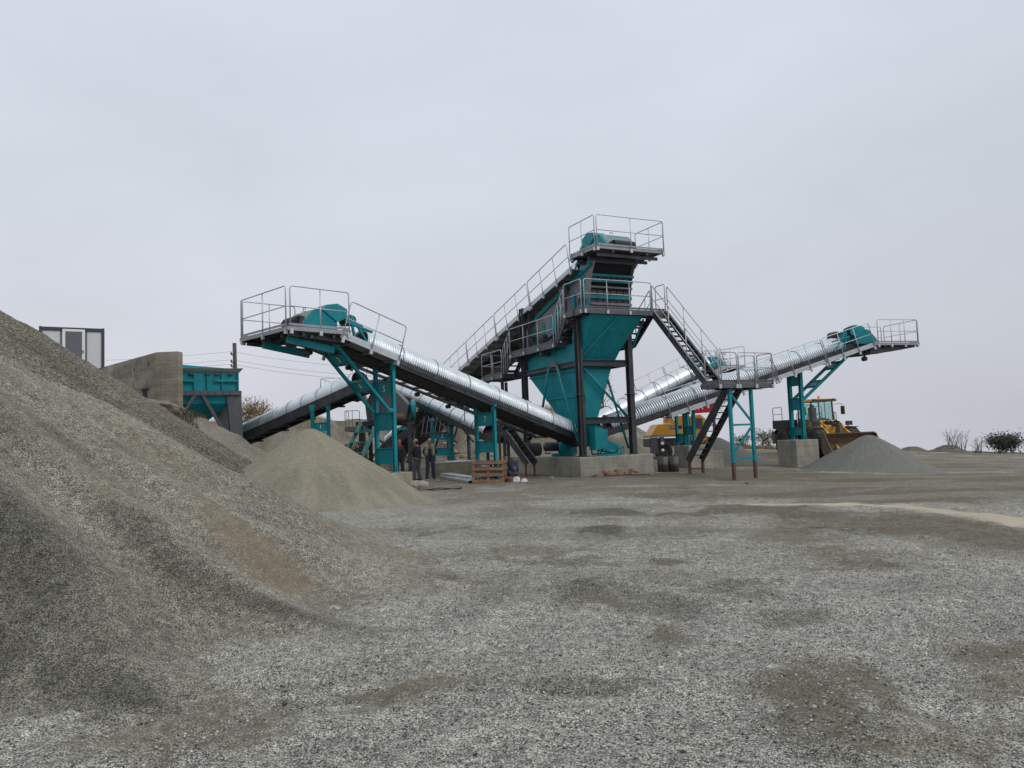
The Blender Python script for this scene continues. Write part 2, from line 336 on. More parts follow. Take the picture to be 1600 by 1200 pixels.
def ground_base(x, y):
    xc = np.clip(x, -32, 52); yc = np.clip(y, 1, 62); z = _W[-3] + _W[-2] * xc + _W[-1] * yc
    for (px, py, _), w in zip(CP, _W[:-3]):
        d = np.sqrt((xc - px) ** 2 + (yc - py) ** 2) + 1e-9; z = z + w * d * d * np.log(d)
    return z
EX = [-60, -22, -17.4, -15.3, -13.8, -12.3, -10.9, -9.4, -8.4]; EZ = [4.6, 4.5, 4.15, 3.72, 2.77, 1.92, 1.1, .3, -.6]
def gz(x, y):
    x = np.asarray(x, float); y = np.asarray(y, float)
    z = ground_base(x, y) + (fbm(x * .5, y * .5) - .5) * .10 + (fbm(x * 1.7 + 9, y * 1.7, 3) - .5) * .05 * sstep(60, 4, y)
    e = np.interp(x, EX, EZ) + (fbm(x * .8, y * .8 + 40) - .5) * .5
    e = e - np.maximum(35 - y, 0) * .30 - np.maximum(y - 35.5, 0) * np.where(x + .42 * y > -2.2, .55, 0)
    k = .25; z = np.where(x < -6, k * np.logaddexp(z / k, e / k), z)
    # bank behind the plant
    edge = 52 + (fbm(x * .25 + 3, y * 0 + 2) - .5) * 4
    bank = 3.3 * sstep(edge, edge + 7.5, y) * sstep(13, 5.5, x) * sstep(-30, -26, x) + (fbm(x * .9, y * .9) - .5) * .7 * sstep(edge, edge + 4, y) * sstep(13, 5.5, x)
    rax = (x - 2.74) * .899 + (y - 31) * .438; cut = sstep(2.0, 4.5, np.abs(rax - 1.5)); z = z + bank * np.where(y < 66, cut, 1)
    # terrace held by the old wall, higher still behind it
    behind = sstep(19.95, 20.6, x + y) * sstep(-16.5, -16.9, x) * sstep(37.2, 37.7, y) * sstep(-.8, -1.6, x + .40 * y)
    z = np.where(behind > .001, np.maximum(z, behind * (5.5 + 1.15 * sstep(43, 47, y))), z)
    # the plateau ends: the hillside falls away into the fog
    d = np.maximum(y - 63, 0) + np.maximum(np.abs(x) - 70, 0)
    return z - .16 * d * sstep(0, 25, d) - .00002 * d * d

# ------------------------------------------------------------------ ground and heaps
STAINS = [('b',3.24,5.50,0.49,0.42),('d',3.24,5.50,0.45,0.39),('d',2.13,5.06,0.46,0.64),('b',2.10,5.00,0.41,0.56),('b',2.66,4.52,0.30,0.30),('b',2.18,3.88,0.40,0.30),('b',1.46,4.91,0.14,0.15),('b',1.70,4.74,0.23,0.22),('b',1.10,6.27,0.18,0.35),('d',1.10,6.27,0.21,0.40),('d',0.74,8.00,0.25,0.91),('b',0.71,7.40,0.24,0.33),('d',1.88,9.75,0.24,0.33),('b',1.88,9.75,0.20,0.24),('b',4.59,19.60,1.38,1.79),('b',3.05,15.25,1.13,0.96),('d',2.02,16.06,0.80,0.66),('d',1.44,13.31,0.33,0.45),('b',5.76,13.40,1.44,0.92),('d',6.08,12.49,1.34,0.96),('d',4.94,14.89,0.43,0.91),('d',6.40,11.77,0.39,0.71),('d',6.34,10.02,0.49,1.03),('b',6.45,11.35,1.12,1.19),('p',7.08,14.03,2.20,0.61),('p',7.72,12.48,0.83,0.63),('p',6.12,15.07,0.87,0.46),('b',8.63,19.22,3.49,3.52),('b',12.57,22.55,2.99,2.64),('b',17.47,30.37,2.01,2.38),('b',7.00,21.50,1.77,1.91),('b',13.03,42.23,2.20,6.47),('b',14.15,34.51,1.43,3.09),('b',-1.44,10.89,0.71,0.54),('b',-1.07,9.18,0.56,0.47),('d',-0.91,9.07,0.38,0.29),('d',-1.84,6.71,0.39,0.23),('d',-1.41,6.76,0.39,0.18),('d',0.72,9.83,0.40,0.30),('d',2.06,7.91,0.45,0.45),('b',-0.74,5.14,0.30,0.26),('d',-0.89,5.04,0.24,0.22),('b',-1.96,4.65,0.45,0.43),('d',1.58,4.02,0.20,0.28),('d',0.34,5.08,0.37,0.16),('b',4.06,9.52,0.70,0.65),('d',3.76,8.67,0.43,0.26),('d',1.14,7.47,0.61,0.71),('d',2.21,6.52,0.32,0.26),('b',0.09,11.10,1.28,0.63),('d',0.16,10.22,1.01,0.32),('b',-0.46,20.62,2.05,1.75),('b',1.79,23.16,2.88,2.23),('p',7.31,16.33,2.16,0.68),('b',3.94,11.38,0.56,0.66),('d',-2.19,14.10,0.93,0.61)]
STAINS += [('b',2.75,4.0,.8,.42),('b',3.55,5.5,.65,.4),('d',3.5,5.55,.65,.38),('b',3.1,4.6,.45,.3),('d',1.55,4.15,.25,.3)]
STAINS += [('b',-3,31,7,6.5),('b',3,29,6,3),('b',14,27,10,4),('b',20,45,16,9),('b',28,30,9,4),('b',-12,52,16,9),('b',9,40,6,6),('d',9,31,4,3),('d',-3,36,6,6)]
def stains(x, y, want):
    a = np.zeros_like(x); w = fbm(x * 1.3 + 50, y * .9 + 11, 5); w2 = fbm(x * 4.2 + 3, y * 3.2, 4); _w3 = fbm(x * 14 + 3, y * 11, 3)
    for t, cx, cy, rx, ry in STAINS:
        if t != want: continue
        d = np.sqrt(((x - cx) / (rx * 1.25)) ** 2 + ((y - cy) / (ry * 1.25)) ** 2); w3 = _w3
        a = np.maximum(a, sstep(.0, .8, 1.15 - d + (w - .5) * 1.5 + (w2 - .5) * 1.3 + (w3 - .5) * .6) * sstep(1.9, 1.1, d))
    return a
TRACK = [(5.04, 16.43), (6.05, 16.6), (6.98, 16.21), (7.73, 15.09), (8.08, 13.79), (8.13, 12.5), (8.03, 10.98)]
BELT = [(5.02, 15.7), (5.16, 14.73), (5.51, 13.61), (6.26, 12.87), (6.77, 12.26), (6.76, 10.97), (6.51, 9.57)]
def along(x, y, P):
    d = np.full_like(x, 1e9)
    for (ax, ay), (bx, by) in zip(P[:-1], P[1:]):
        t = np.clip(((x - ax) * (bx - ax) + (y - ay) * (by - ay)) / ((bx - ax) ** 2 + (by - ay) ** 2), 0, 1); d = np.minimum(d, np.hypot(x - ax - t * (bx - ax), y - ay - t * (by - ay)))
    return d
def build_ground():
    na, nr = 520, 620
    th = np.linspace(R_(-74), R_(74), na); r = np.concatenate([np.geomspace(2.2, 75, nr - 60), np.geomspace(76, 1500, 60)])
    T, Rr = np.meshgrid(th, r); X = np.sin(T) * Rr; Y = np.cos(T) * Rr - 1.0
    Z = gz(X, Y)
    # shallow tyre ruts crossing the yard
    rut = 0
    for (x0, y0, dx, dy, w) in ((-1, 6, .35, 1, .22), (-.1, 6, .35, 1, .22), (0, 16, 1, -.10, .3), (0, 14.5, 1, -.10, .3), (0, 13, 1, .12, .25), (3, 22, 1, -.22, .4), (3, 24, 1, -.22, .4), (4, 11, 1, .05, .3)):
        n = math.hypot(dx, dy); q = ((X - x0) * dy - (Y - y0) * dx) / n + (fbm(X * .4, Y * .4) - .5) * 1.6
        al = ((X - x0) * dx + (Y - y0) * dy) / n
        rut = rut + (-np.exp(-(q / w) ** 2) + .6 * np.exp(-((np.abs(q) - w * 1.7) / (w * .6)) ** 2)) * (.022 + .012 * np.sin(al * 30 + 3 * fbm(X, Y))) * sstep(.4, .6, fbm(X * .3 + 7, Y * .3))
    Z = Z + rut * sstep(40, 20, Y)
    rip = sstep(.42, .6, fbm(X * .35 + 21, Y * .3 + 4, 3)) * sstep(22, 9, Y) * sstep(-3, 0, X + .2 * Y); Z = Z + rip * np.sin(2 * np.pi * (Y * 4.2 + X * .9 + 2.2 * fbm(X * .5, Y * .5, 3))) * .014
    near = sstep(26, 6, Y); Z = Z + near * ((fbm(X * 6.5, Y * 6.5, 4) - .5) * .055 + (fbm(X * 2.1 + 3, Y * 3.2, 3) - .5) * .07)
    lip = sstep(.45, .8, fbm(X * .16 + 30, Y * .4 + 8, 4))
    far = sstep(16, 34, Y); mid = sstep(9, 15, Y) * sstep(-3, 5, X)
    d = np.clip(stains(X, Y, 'd') * .68 + .22 * sstep(.52, .75, fbm(X * .55, Y * .8 + 77, 5)), 0, 1)
    b = np.clip(stains(X, Y, 'b') * .82 + .30 * sstep(.48, .8, fbm(X * .35 + 5, Y * .7, 5)) + .35 * lip * far + mid * .95 * sstep(.40, .60, fbm(X * .14 + 60, Y * .40 + 3, 6)), 0, .95)
    d = np.clip(d + mid * .8 * sstep(.52, .66, fbm(X * .25 + 13, Y * .9 + 31, 6)), 0, 1); Z = Z + mid * (fbm(X * .45 + 5, Y * 1.3 + 2, 4) - .5) * .16
    wn = (fbm(X * 1.6, Y * 1.6, 5) - .5); tr = along(X, Y, TRACK) + wn * .7; p = sstep(.55, .15, tr) * np.clip(.65 + .6 * fbm(X * 2 + 9, Y * 2, 4), 0, 1)
    bt = along(X, Y, BELT) + wn * 1.6; d = np.clip(np.maximum(d, sstep(.75, .25, bt) * (.3 + 1.1 * fbm(X * 1.2 + 4, Y * 1.2 + 6, 4))), 0, 1); b = np.clip(np.maximum(b, sstep(1.5, .5, bt) * .75), 0, 1)
    Z = Z + sstep(1.2, .3, bt) * (fbm(X * 2.5, Y * 2.5, 4) - .35) * .12
    bankm = np.maximum(sstep(1.0, 2.2, Z) * sstep(25, 34, Y), sstep(.35, .9, Z) * sstep(-6, -8, X) * sstep(20, 26, Y)); d = np.where(bankm > .2, sstep(.45, .75, fbm(X * .5 + Y * .25, X * 1.6 + 40, 5)) * .6, d); b = np.maximum(b, bankm * (.55 + .4 * fbm(X * .6, Y * .6)))
    o = grid_mesh('ground', X, Y, Z, M['gravel'], attrs={'dark': d, 'brown': b, 'pale': p})
    tag(o, 'grey gravel yard with brown and dark worn patches', 'ground', kind='structure')
    return o
# the stain of pale dried mud is mixed last
def add_pale(m, col=(.47, .41, .305)):
    nt = m.node_tree; b = nt.nodes['Principled BSDF']; src = b.inputs['Base Color'].links[0].from_socket
    a = nt.nodes.new('ShaderNodeAttribute'); a.attribute_name = 'pale'; mx = nt.nodes.new('ShaderNodeMix'); mx.data_type = 'RGBA'
    nt.links.new(a.outputs['Fac'], mx.inputs[0]); nt.links.new(src, mx.inputs[6]); mx.inputs[7].default_value = (*col, 1); nt.links.new(mx.outputs[2], b.inputs['Base Color'])
add_pale(M['gravel'])
ground = build_ground()

def heap_z(x, y, segs, H, slope, k, r0):
    """height above ground of a tipped heap: distance to a ridge line, straight flanks, soft toe, rounded top"""
    (ax, ay), (bx, by) = segs
    t = np.clip(((x - ax) * (bx - ax) + (y - ay) * (by - ay)) / max((bx - ax) ** 2 + (by - ay) ** 2, 1e-6), 0, 1)
    d = np.hypot(x - (ax + t * (bx - ax)), y - (ay + t * (by - ay))); d = np.sqrt(d * d + r0 * r0) - r0
    return k * np.logaddexp(0, (H - slope * d) / k), d
def lobed(X, Y, segs, H, slope, k, r0, lobes):
    an = np.degrees(np.arctan2(Y - segs[0][1], X - segs[0][0])); d0 = np.hypot(X - segs[0][0], Y - segs[0][1]); s = np.full_like(X, 1.05)
    for a, w, amt in lobes: s = s - amt * np.exp(-((an - a + (fbm(d0 * .35 + a, an * .02, 3) - .5) * 10) / w) ** 2) * sstep(.8, 4.5, d0)
    return heap_z(X, Y, segs, H, slope * s, k, r0)
FRONT = (((-9.6, 10.0), (-9.5, 9.6)), 4.2, .625, .24, .9)
FRONT_LOBES = [(4, 7, .10), (-11, 5, .12), (-22, 3.5, .10), (-33, 5, .13), (-50, 6, .12), (-68, 6, .12), (28, 9, .08)]
def make_heap(name, label, cat, segs, H, slope, k, r0, rad, mat, na=260, nr=150, gul=.06, gf=9, darkf=None, group=None, rough=.05, seed=0, kdirt=.5, lobes=None):
    (ax, ay), (bx, by) = segs; cx, cy = (ax + bx) / 2, (ay + by) / 2
    th = np.linspace(0, 2 * np.pi, na, endpoint=False); r = np.linspace(0.02, 1, nr) ** 1.0 * rad
    T, Rr = np.meshgrid(th, r); L = math.hypot(bx - ax, by - ay) / 2; ux, uy = ((bx - ax) / (2 * L), (by - ay) / (2 * L)) if L > .01 else (1, 0)
    X = cx + np.cos(T) * Rr; Y = cy + np.sin(T) * Rr; e = (X - cx) * ux + (Y - cy) * uy; ee = e * (1 + L / rad); X = X + ux * (ee - e); Y = Y + uy * (ee - e)
    h, d = heap_z(X, Y, segs, H, slope, k, r0)
    if lobes is not None: h, d = lobed(X, Y, segs, H, slope, k, r0, lobes)
    ang = np.arctan2(Y - cy, X - cx); arc = ang * max(rad * .45, 1)
    g = fbm(arc * gf * .14 + seed + 60, d * .25 + seed, 4) - .5; g2 = fbm(X * 2.2 + seed, Y * 2.2, 4) - .5; g3 = fbm(X * .5 + seed * 3, Y * .5, 3) - .5
    env = np.clip(h / .8, 0, 1) * np.clip(d / .6, 0, 1)
    Z = gz(X, Y) + h + (fbm(X * 7, Y * 7, 4) - .5) * rough * 1.2 + env * (g * gul * 4 + g2 * rough * 2.2 + g3 * gul * 3) - .045
    Z = np.where(Rr > rad * .985, Z - .5, Z)
    streak = sstep(.5, .78, fbm(arc * gf * .09 + 11 + seed, d * .12 + seed, 4)); blot = sstep(.5, .8, fbm(X * .5 + 31 + seed, Y * .5 + 7, 4))
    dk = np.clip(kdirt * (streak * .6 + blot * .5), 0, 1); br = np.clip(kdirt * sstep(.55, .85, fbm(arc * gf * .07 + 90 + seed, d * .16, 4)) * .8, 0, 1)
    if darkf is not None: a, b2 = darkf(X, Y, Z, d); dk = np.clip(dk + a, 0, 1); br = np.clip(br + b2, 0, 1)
    zb = float(gz(np.array([cx]), np.array([cy]))[0])
    o = grid_mesh(name, X, Y, Z, mat, loc=(cx, cy, zb), attrs={'dark': dk, 'brown': br}, closed_u=True)
    return tag(o, label, cat, group)
def front_dirt_shade(X, Y, Z, d):  # dark part: moisture plus shading of the hollows put into the colour
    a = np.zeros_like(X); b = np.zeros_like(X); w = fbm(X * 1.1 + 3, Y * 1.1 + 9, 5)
    for t, cx, cy, rx, ry, rot, amt in FRONT_STAIN_SHADE:
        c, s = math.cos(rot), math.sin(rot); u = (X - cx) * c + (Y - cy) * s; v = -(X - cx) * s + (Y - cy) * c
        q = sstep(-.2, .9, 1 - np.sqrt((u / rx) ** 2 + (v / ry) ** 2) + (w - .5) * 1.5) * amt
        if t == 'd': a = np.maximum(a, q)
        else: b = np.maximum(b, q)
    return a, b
FRONT_STAIN_SHADE = [('d', -4.6, 6.6, 2.2, .55, -.62, .8), ('d', -3.5, 7.3, 2.0, .32, -.45, .75), ('d', -2.5, 7.0, 1.0, .22, -.15, .8), ('d', -3.8, 5.3, .9, .6, -.6, .85), ('d', -2.8, 5.1, 1.0, .3, -.25, .75), ('d', -5.2, 8.6, 1.6, .22, -.45, .6),  # 'd': damp streaks and painted shade on the left-facing hollows; 'b': brown dirt
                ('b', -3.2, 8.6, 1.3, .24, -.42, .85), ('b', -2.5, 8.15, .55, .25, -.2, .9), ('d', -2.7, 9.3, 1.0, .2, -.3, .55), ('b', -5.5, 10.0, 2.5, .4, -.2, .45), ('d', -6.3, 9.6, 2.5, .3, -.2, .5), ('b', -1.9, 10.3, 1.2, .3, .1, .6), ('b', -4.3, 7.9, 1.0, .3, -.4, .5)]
make_heap('gravel_pile', 'huge light grey gravel heap filling the left foreground', 'gravel pile', *FRONT, 10.5, M['gravel_heap'], 900, 400, .06, 14, front_dirt_shade, 'loose mineral heaps', .035, 3, .5, FRONT_LOBES)
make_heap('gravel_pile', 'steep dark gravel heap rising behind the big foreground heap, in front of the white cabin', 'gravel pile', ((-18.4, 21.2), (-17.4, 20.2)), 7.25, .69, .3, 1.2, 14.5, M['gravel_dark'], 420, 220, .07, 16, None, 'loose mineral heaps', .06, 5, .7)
def sand_damp(X, Y, Z, d):
    an = np.arctan2(Y - 21.6, X + 5.72); return sstep(.54, .70, fbm(an * 5 + 3, d * .5, 4)) * sstep(1.2, 2.2, d + (fbm(an * 9, d * 2) - .5) * 1.5) * .42, 0 * d
make_heap('sand_pile', 'smooth olive sand cone under the head of the left ribbed conveyor', 'sand pile', ((-5.75, 21.6), (-5.7, 21.6)), 2.16, .665, .08, .14, 4.4, M['sand'], 260, 150, .010, 22, sand_damp, 'loose mineral heaps', .005, 8, .15)
make_heap('gravel_pile', 'fine grey grit cone in front of the yellow wheel loader', 'gravel pile', ((16.15, 35.2), (16.25, 35.2)), 1.66, .60, .08, .22, 4.2, M['sand_grey'], 240, 140, .012, 18, None, 'loose mineral heaps', .012, 12, .3)
make_heap('gravel_pile', 'small grey grit cone behind the lower flight of the steel stairs', 'gravel pile', ((11.2, 42.6), (11.25, 42.6)), 1.35, .55, .1, .25, 3.4, M['sand_grey'], 120, 70, .012, 14, None, 'loose mineral heaps', .012, 15, .3)
for i, (x, y, h, lb) in enumerate(((31.0, 60, .42, 'low dark mound on the far edge of the yard, nearest to the grit cone'), (33.2, 59, .58, 'low dark mound on the far edge of the yard, next to the leafless weeds'))):
    make_heap('gravel_pile', lb, 'gravel pile', ((x - .25, y), (x + .25, y)), h, .5, .06, .2, 1.9, M['gravel_dark'], 90, 50, .05, 10, None, 'loose mineral heaps', .08, 20 + i, .4)

# ------------------------------------------------------------------ belt conveyors
class Fr3:
    """frame of an inclined conveyor: u along the belt (tail to head), s sideways (right of travel), n square to the belt"""
    def __init__(s, T, H):
        s.T = V(T); s.H = V(H); s.u = (s.H - s.T).normalized(); s.len = (s.H - s.T).length
        uh = V((s.u.x, s.u.y, 0)).normalized(); s.uh = uh; s.s = V((uh.y, -uh.x, 0)); s.n = s.s.cross(s.u).normalized()
    def __call__(s, t, a=0, b=0): return s.T + s.u * t + s.s * a + s.n * b
def rail_panel(parent, a, b, posts=2, h=1.15, up=(0, 0, 1), r=.021, drop=.16, name='handrail', out=None, mat=None, foot=True):
    """one bolted guard rail panel: bent tube round the outline, knee rail, posts and clamp blocks below"""
    a = V(a); b = V(b); up = V(up).normalized(); d = (b - a).normalized(); L = (b - a).length; c = .09; mb = MB()
    out_pts = [a - up * drop, a + up * (h - c)]
    for k in (1, 2): t = k / 3 * math.pi / 2; out_pts.append(a + up * (h - c + c * math.sin(t)) + d * (c - c * math.cos(t)))
    out_pts += [a + up * h + d * c, b + up * h - d * c]
    for k in (2, 1): t = k / 3 * math.pi / 2; out_pts.append(b + up * (h - c + c * math.sin(t)) - d * (c - c * math.cos(t)))
    out_pts += [b + up * (h - c), b - up * drop]
    mb.tube(out_pts, r, 6); mb.tube([a + up * h * .5, b + up * h * .5], r * .8, 6)
    ps = [a + d * (L * i / (posts + 1)) for i in range(1, posts + 1)]
    for p in ps: mb.tube([p - up * drop, p + up * h], r * .95, 6)
    if foot:
        for p in [a + d * .03] + ps + [b - d * .03]: mb.bar(p - up * (drop + .05), p - up * (drop - .09), .07, .10, d)
    return mb.build(name, mat or M['rail'], parent)
def cover(parent, g, t0, t1, rad, pitch, amp, seams=1.0, mat='galv', n=18, b0=.02, half=1.02):
    """half round corrugated belt cover with overlap seams and end hoops"""
    S = 8; m = max(int((t1 - t0) / pitch) * S, 8); ts = np.linspace(t0, t1, m + 1); an = np.linspace(-.06 * math.pi, half * math.pi + .03 * math.pi, n + 1)
    A, Tt = np.meshgrid(an, ts); rr = rad + amp * (2 * np.abs(np.cos(np.pi * (Tt - t0) / pitch)) - 1)
    k = np.floor((Tt - t0) / max(seams, .1)); rr = rr + .006 * (k % 2)
    c = np.cos(A) * rr; h = np.sin(A) * rr + b0
    T0 = np.array(g.T); P = T0 + Tt[..., None] * np.array(g.u) + c[..., None] * np.array(g.s) + h[..., None] * np.array(g.n)
    loc = np.array(base_of(parent)); o = grid_mesh('cover', P[..., 0], P[..., 1], P[..., 2], M[mat], loc=loc)
    o.parent = parent; o.location = (0, 0, 0)
    q = t0
    while q <= t1 + .01:
        sm = MB(); pts = [g(q, math.cos(a) * (rad + amp + .012), math.sin(a) * (rad + amp + .012) + b0) for a in np.linspace(-.06 * math.pi, 1.05 * math.pi, 15)]
        sm.tube(pts, .011, 5); q += seams; sm.build('cover_strap', M['darkgrey'], o)
    return o
def conveyor(label, T, H, w=1.0, depth=.32, rad=.52, pitch=.076, amp=.012, seams=1.05, c0=.5, c1=None, loc=None, strut=None):
    g = Fr3(T, H); L = g.len; c1 = L - .6 if c1 is None else c1
    t = thing('belt_conveyor', label, 'conveyor', loc or (T[0], T[1], float(gz(np.array([T[0]]), np.array([T[1]]))[0])), 'covered belt conveyors of the crushing plant')
    for k in (-1, 1):
        f = MB(); f.chan(g(-.2, k * w / 2, -depth / 2), g(L + .1, k * w / 2, -depth / 2), .09, depth, g.s * k)
        q = .8
        while q < L - .4: f.bar(g(q, k * (w / 2 + .012), -.03), g(q, k * (w / 2 + .012), -depth + .03), .06, .014, g.s); q += 1.6
        f.build('side_channel', M['dark'], t)
    q = .4
    while q < L:
        x = MB(); x.bar(g(q, -w / 2 + .03, -depth + .05), g(q, w / 2 - .03, -depth + .05), .07, .07, g.n)
        if int(q / 1.2) % 2 == 0: x.bar(g(q, -w / 2 + .06, -depth + .05), g(min(q + 1.2, L), w / 2 - .06, -depth + .05), .04, .04, g.n)
        q += 1.2; x.build('cross_member', M['dark'], t)
    b = MB(); rr = .2
    pts = [g(L, 0, .05)]
    prof = [(0, .06), (L, .06)] + [(L + .22 * math.sin(a), -.16 + .22 * math.cos(a)) for a in (.5, 1.0, 1.57, 2.1, 2.6)] + [(L, -.38), (0, -.38)] + [(-.22 * math.sin(a), -.16 - .22 * math.cos(a)) for a in (.5, 1.0, 1.57, 2.1, 2.6)]
    hw = w / 2 - .10; b.prism([g(p, -hw, z) for p, z in prof], g.s * (2 * hw)); b.build('belt', M['rubber'], t)
    q = .9
    while q < L: MB().cyl(g(q, -w / 2 - .16, -depth - .03), g(q, w / 2 + .02, -depth - .03), .055, 8).build('return_roller', M['rubber'], t); q += 2.4
    cover(t, g, c0, c1, rad, pitch, amp, seams)
    return t, g
def walkway(t, g, t0, t1, side, a0, a1, dn=-.3, posts=2, panels=1, rail=True, h=1.15, railout=True, name='walkway'):
    """inclined catwalk: grating deck on brackets, light edge beam and toe board, rail panels at its outer edge"""
    mb = MB(); A0, A1 = side * a0, side * a1
    mb.bar(g(t0, (A0 + A1) / 2, dn), g(t1, (A0 + A1) / 2, dn), abs(a1 - a0) - .05, .035, g.n)
    q = t0 + .15
    while q < t1: mb.bar(g(q, A0, dn - .055), g(q, A1, dn - .055), .05, .07, g.n); q += .85
    w = mb.build(name, M['grate'], t)
    e = MB(); e.bar(g(t0, A1, dn), g(t1, A1, dn), .05, .10, g.n); e.bar(g(t0, A1 + side * .002, dn + .11), g(t1, A1 + side * .002, dn + .11), .012, .10, g.n); e.build('edge_beam', M['rail'], w)
    if rail:
        Lp = (t1 - t0) / panels
        for i in range(panels): rail_panel(t, g(t0 + i * Lp + .05, A1 + side * .045, dn + .02), g(t0 + (i + 1) * Lp - .05, A1 + side * .045, dn + .02), posts, h, g.n)
    return w
def flat_platform(t, o, ex, ey, x0, x1, y0, y1, z, name='head_platform', hole=None, beam=.12, edgemat='railgrey', undermat='dark'):
    """level platform in a horizontal frame (o, ex, ey): grating deck, joists below, light edge channel and toe board"""
    P = lambda x, y, zz: V((o[0], o[1], 0)) + V(ex) * x + V(ey) * y + V((0, 0, zz))
    mb = MB(); rects = [(x0, x1, y0, y1)]
    if hole: hx0, hx1, hy0, hy1 = hole; rects = [(x0, hx0, y0, y1), (hx1, x1, y0, y1), (hx0, hx1, hy1, y1), (hx0, hx1, y0, hy0)]
    for r in rects:
        if r[1] - r[0] < .03 or r[3] - r[2] < .03: continue
        mb.bar(P((r[0] + r[1]) / 2, r[2], z - .018), P((r[0] + r[1]) / 2, r[3], z - .018), r[1] - r[0], .036)
    p = mb.build(name, M['grate'], t)
    j = MB(); n = max(2, int((y1 - y0) / .7))
    for i in range(n + 1):
        y = y0 + .06 + (y1 - y0 - .12) * i / n; j.bar(P(x0 + .03, y, z - .09), P(x1 - .03, y, z - .09), .07, .10)
    for x in (x0 + .25 * (x1 - x0), x0 + .75 * (x1 - x0)): j.bar(P(x, y0 + .02, z - .19), P(x, y1 - .02, z - .19), .08, .095)
    j.build('joist', M[undermat], p)
    e = MB()
    for a, b in (((x0, y0), (x1, y0)), ((x1, y0), (x1, y1)), ((x1, y1), (x0, y1)), ((x0, y1), (x0, y0))):
        a3 = P(*a, z - beam / 2 + .006); b3 = P(*b, z - beam / 2 + .006); d = (b3 - a3).normalized(); o2 = V((d.y, -d.x, 0)) * .026
        e.bar(a3 + o2 - d * .0, b3 + o2 + d * .052, .05, beam); e.bar(a3 + o2 * 1.5 + V((0, 0, beam / 2 + .06)), b3 + o2 * 1.5 + V((0, 0, beam / 2 + .06)), .010, .07)
    e.build('edge_beam', M[edgemat], p)
    return P
def ladder_support(t, nb, nt, fb, ft, panels, legw=.14, plate=.34, face=None, mat='teal', foot=True, nummat='white'):
    """two-legged teal trestle with box panels between the legs; panels = [(fraction up, height, digit)]"""
    nb, nt, fb, ft = map(V, (nb, nt, fb, ft)); root = MB()
    across = (fb - nb).normalized(); upv = (nt - nb).normalized(); nrm = across.cross(upv).normalized()
    sup = None
    for b, tp in ((nb, nt), (fb, ft)):
        m = MB(); m.ibar(b, tp, legw, legw * 1.1, across, .016)
        if foot:
            m.bar(b - V((0, 0, .0)), b + V((0, 0, .03)), legw * 2.2, legw * 2.2, across)
            for sg in (-1, 1): m.prism([b + across * (sg * legw * .55) + nrm * .02 + upv * .03, b + across * (sg * legw * 1.05) + nrm * .02 + upv * .03, b + across * (sg * legw * .55) + nrm * .02 + upv * .32], nrm * -.03)
        m.prism([tp + nrm * .05 - upv * .28 + across * legw * .5, tp + nrm * .05 - upv * .28 - across * legw * .5, tp + nrm * .05 - upv * .06 - across * legw * 1.0, tp + nrm * .05 + upv * .04 - across * legw * 1.0, tp + nrm * .05 + upv * .04 + across * legw * 1.0, tp + nrm * .05 - upv * .06 + across * legw * 1.0], nrm * -.1)
        m.build('support_leg', M[mat], t)
    for fr, hgt, dg in panels:
        a = nb.lerp(nt, fr); b = fb.lerp(ft, fr); m = MB(); d = (b - a).normalized(); a2 = a + d * (legw * .56); b2 = b - d * (legw * .56)
        m.bar(a2, b2, .018, hgt, upv)
        for sg in (-1, 1): m.bar(a2 + upv * sg * (hgt / 2 + .011), b2 + upv * sg * (hgt / 2 + .011), .12, .022, upv)
        for sg in (.12, .88): m.cyl(a2.lerp(b2, sg) - nrm * .016, a2.lerp(b2, sg) + nrm * .016, .022, 8)
        p = m.build('support_panel', M[mat], t)
        if dg:
            toc = V((0, 0, CAM_H)) - (a2 + b2) / 2; f = nrm if nrm.dot(toc) > 0 else -nrm
            xd = upv.cross(f); text_mesh(None, dg, min(hgt * .72, .30), M[nummat], p, (a2 + b2) / 2 + f * .014, xd, upv, 'painted_number')
def strut(t, a, b, r=.05, mat='teal', name='brace', flat=False):
    m = MB()
    if flat: m.bar(a, b, r * 1.6, r * 2)
    else: m.tube([a, b], r, 10)
    return m.build(name, M[mat], t)
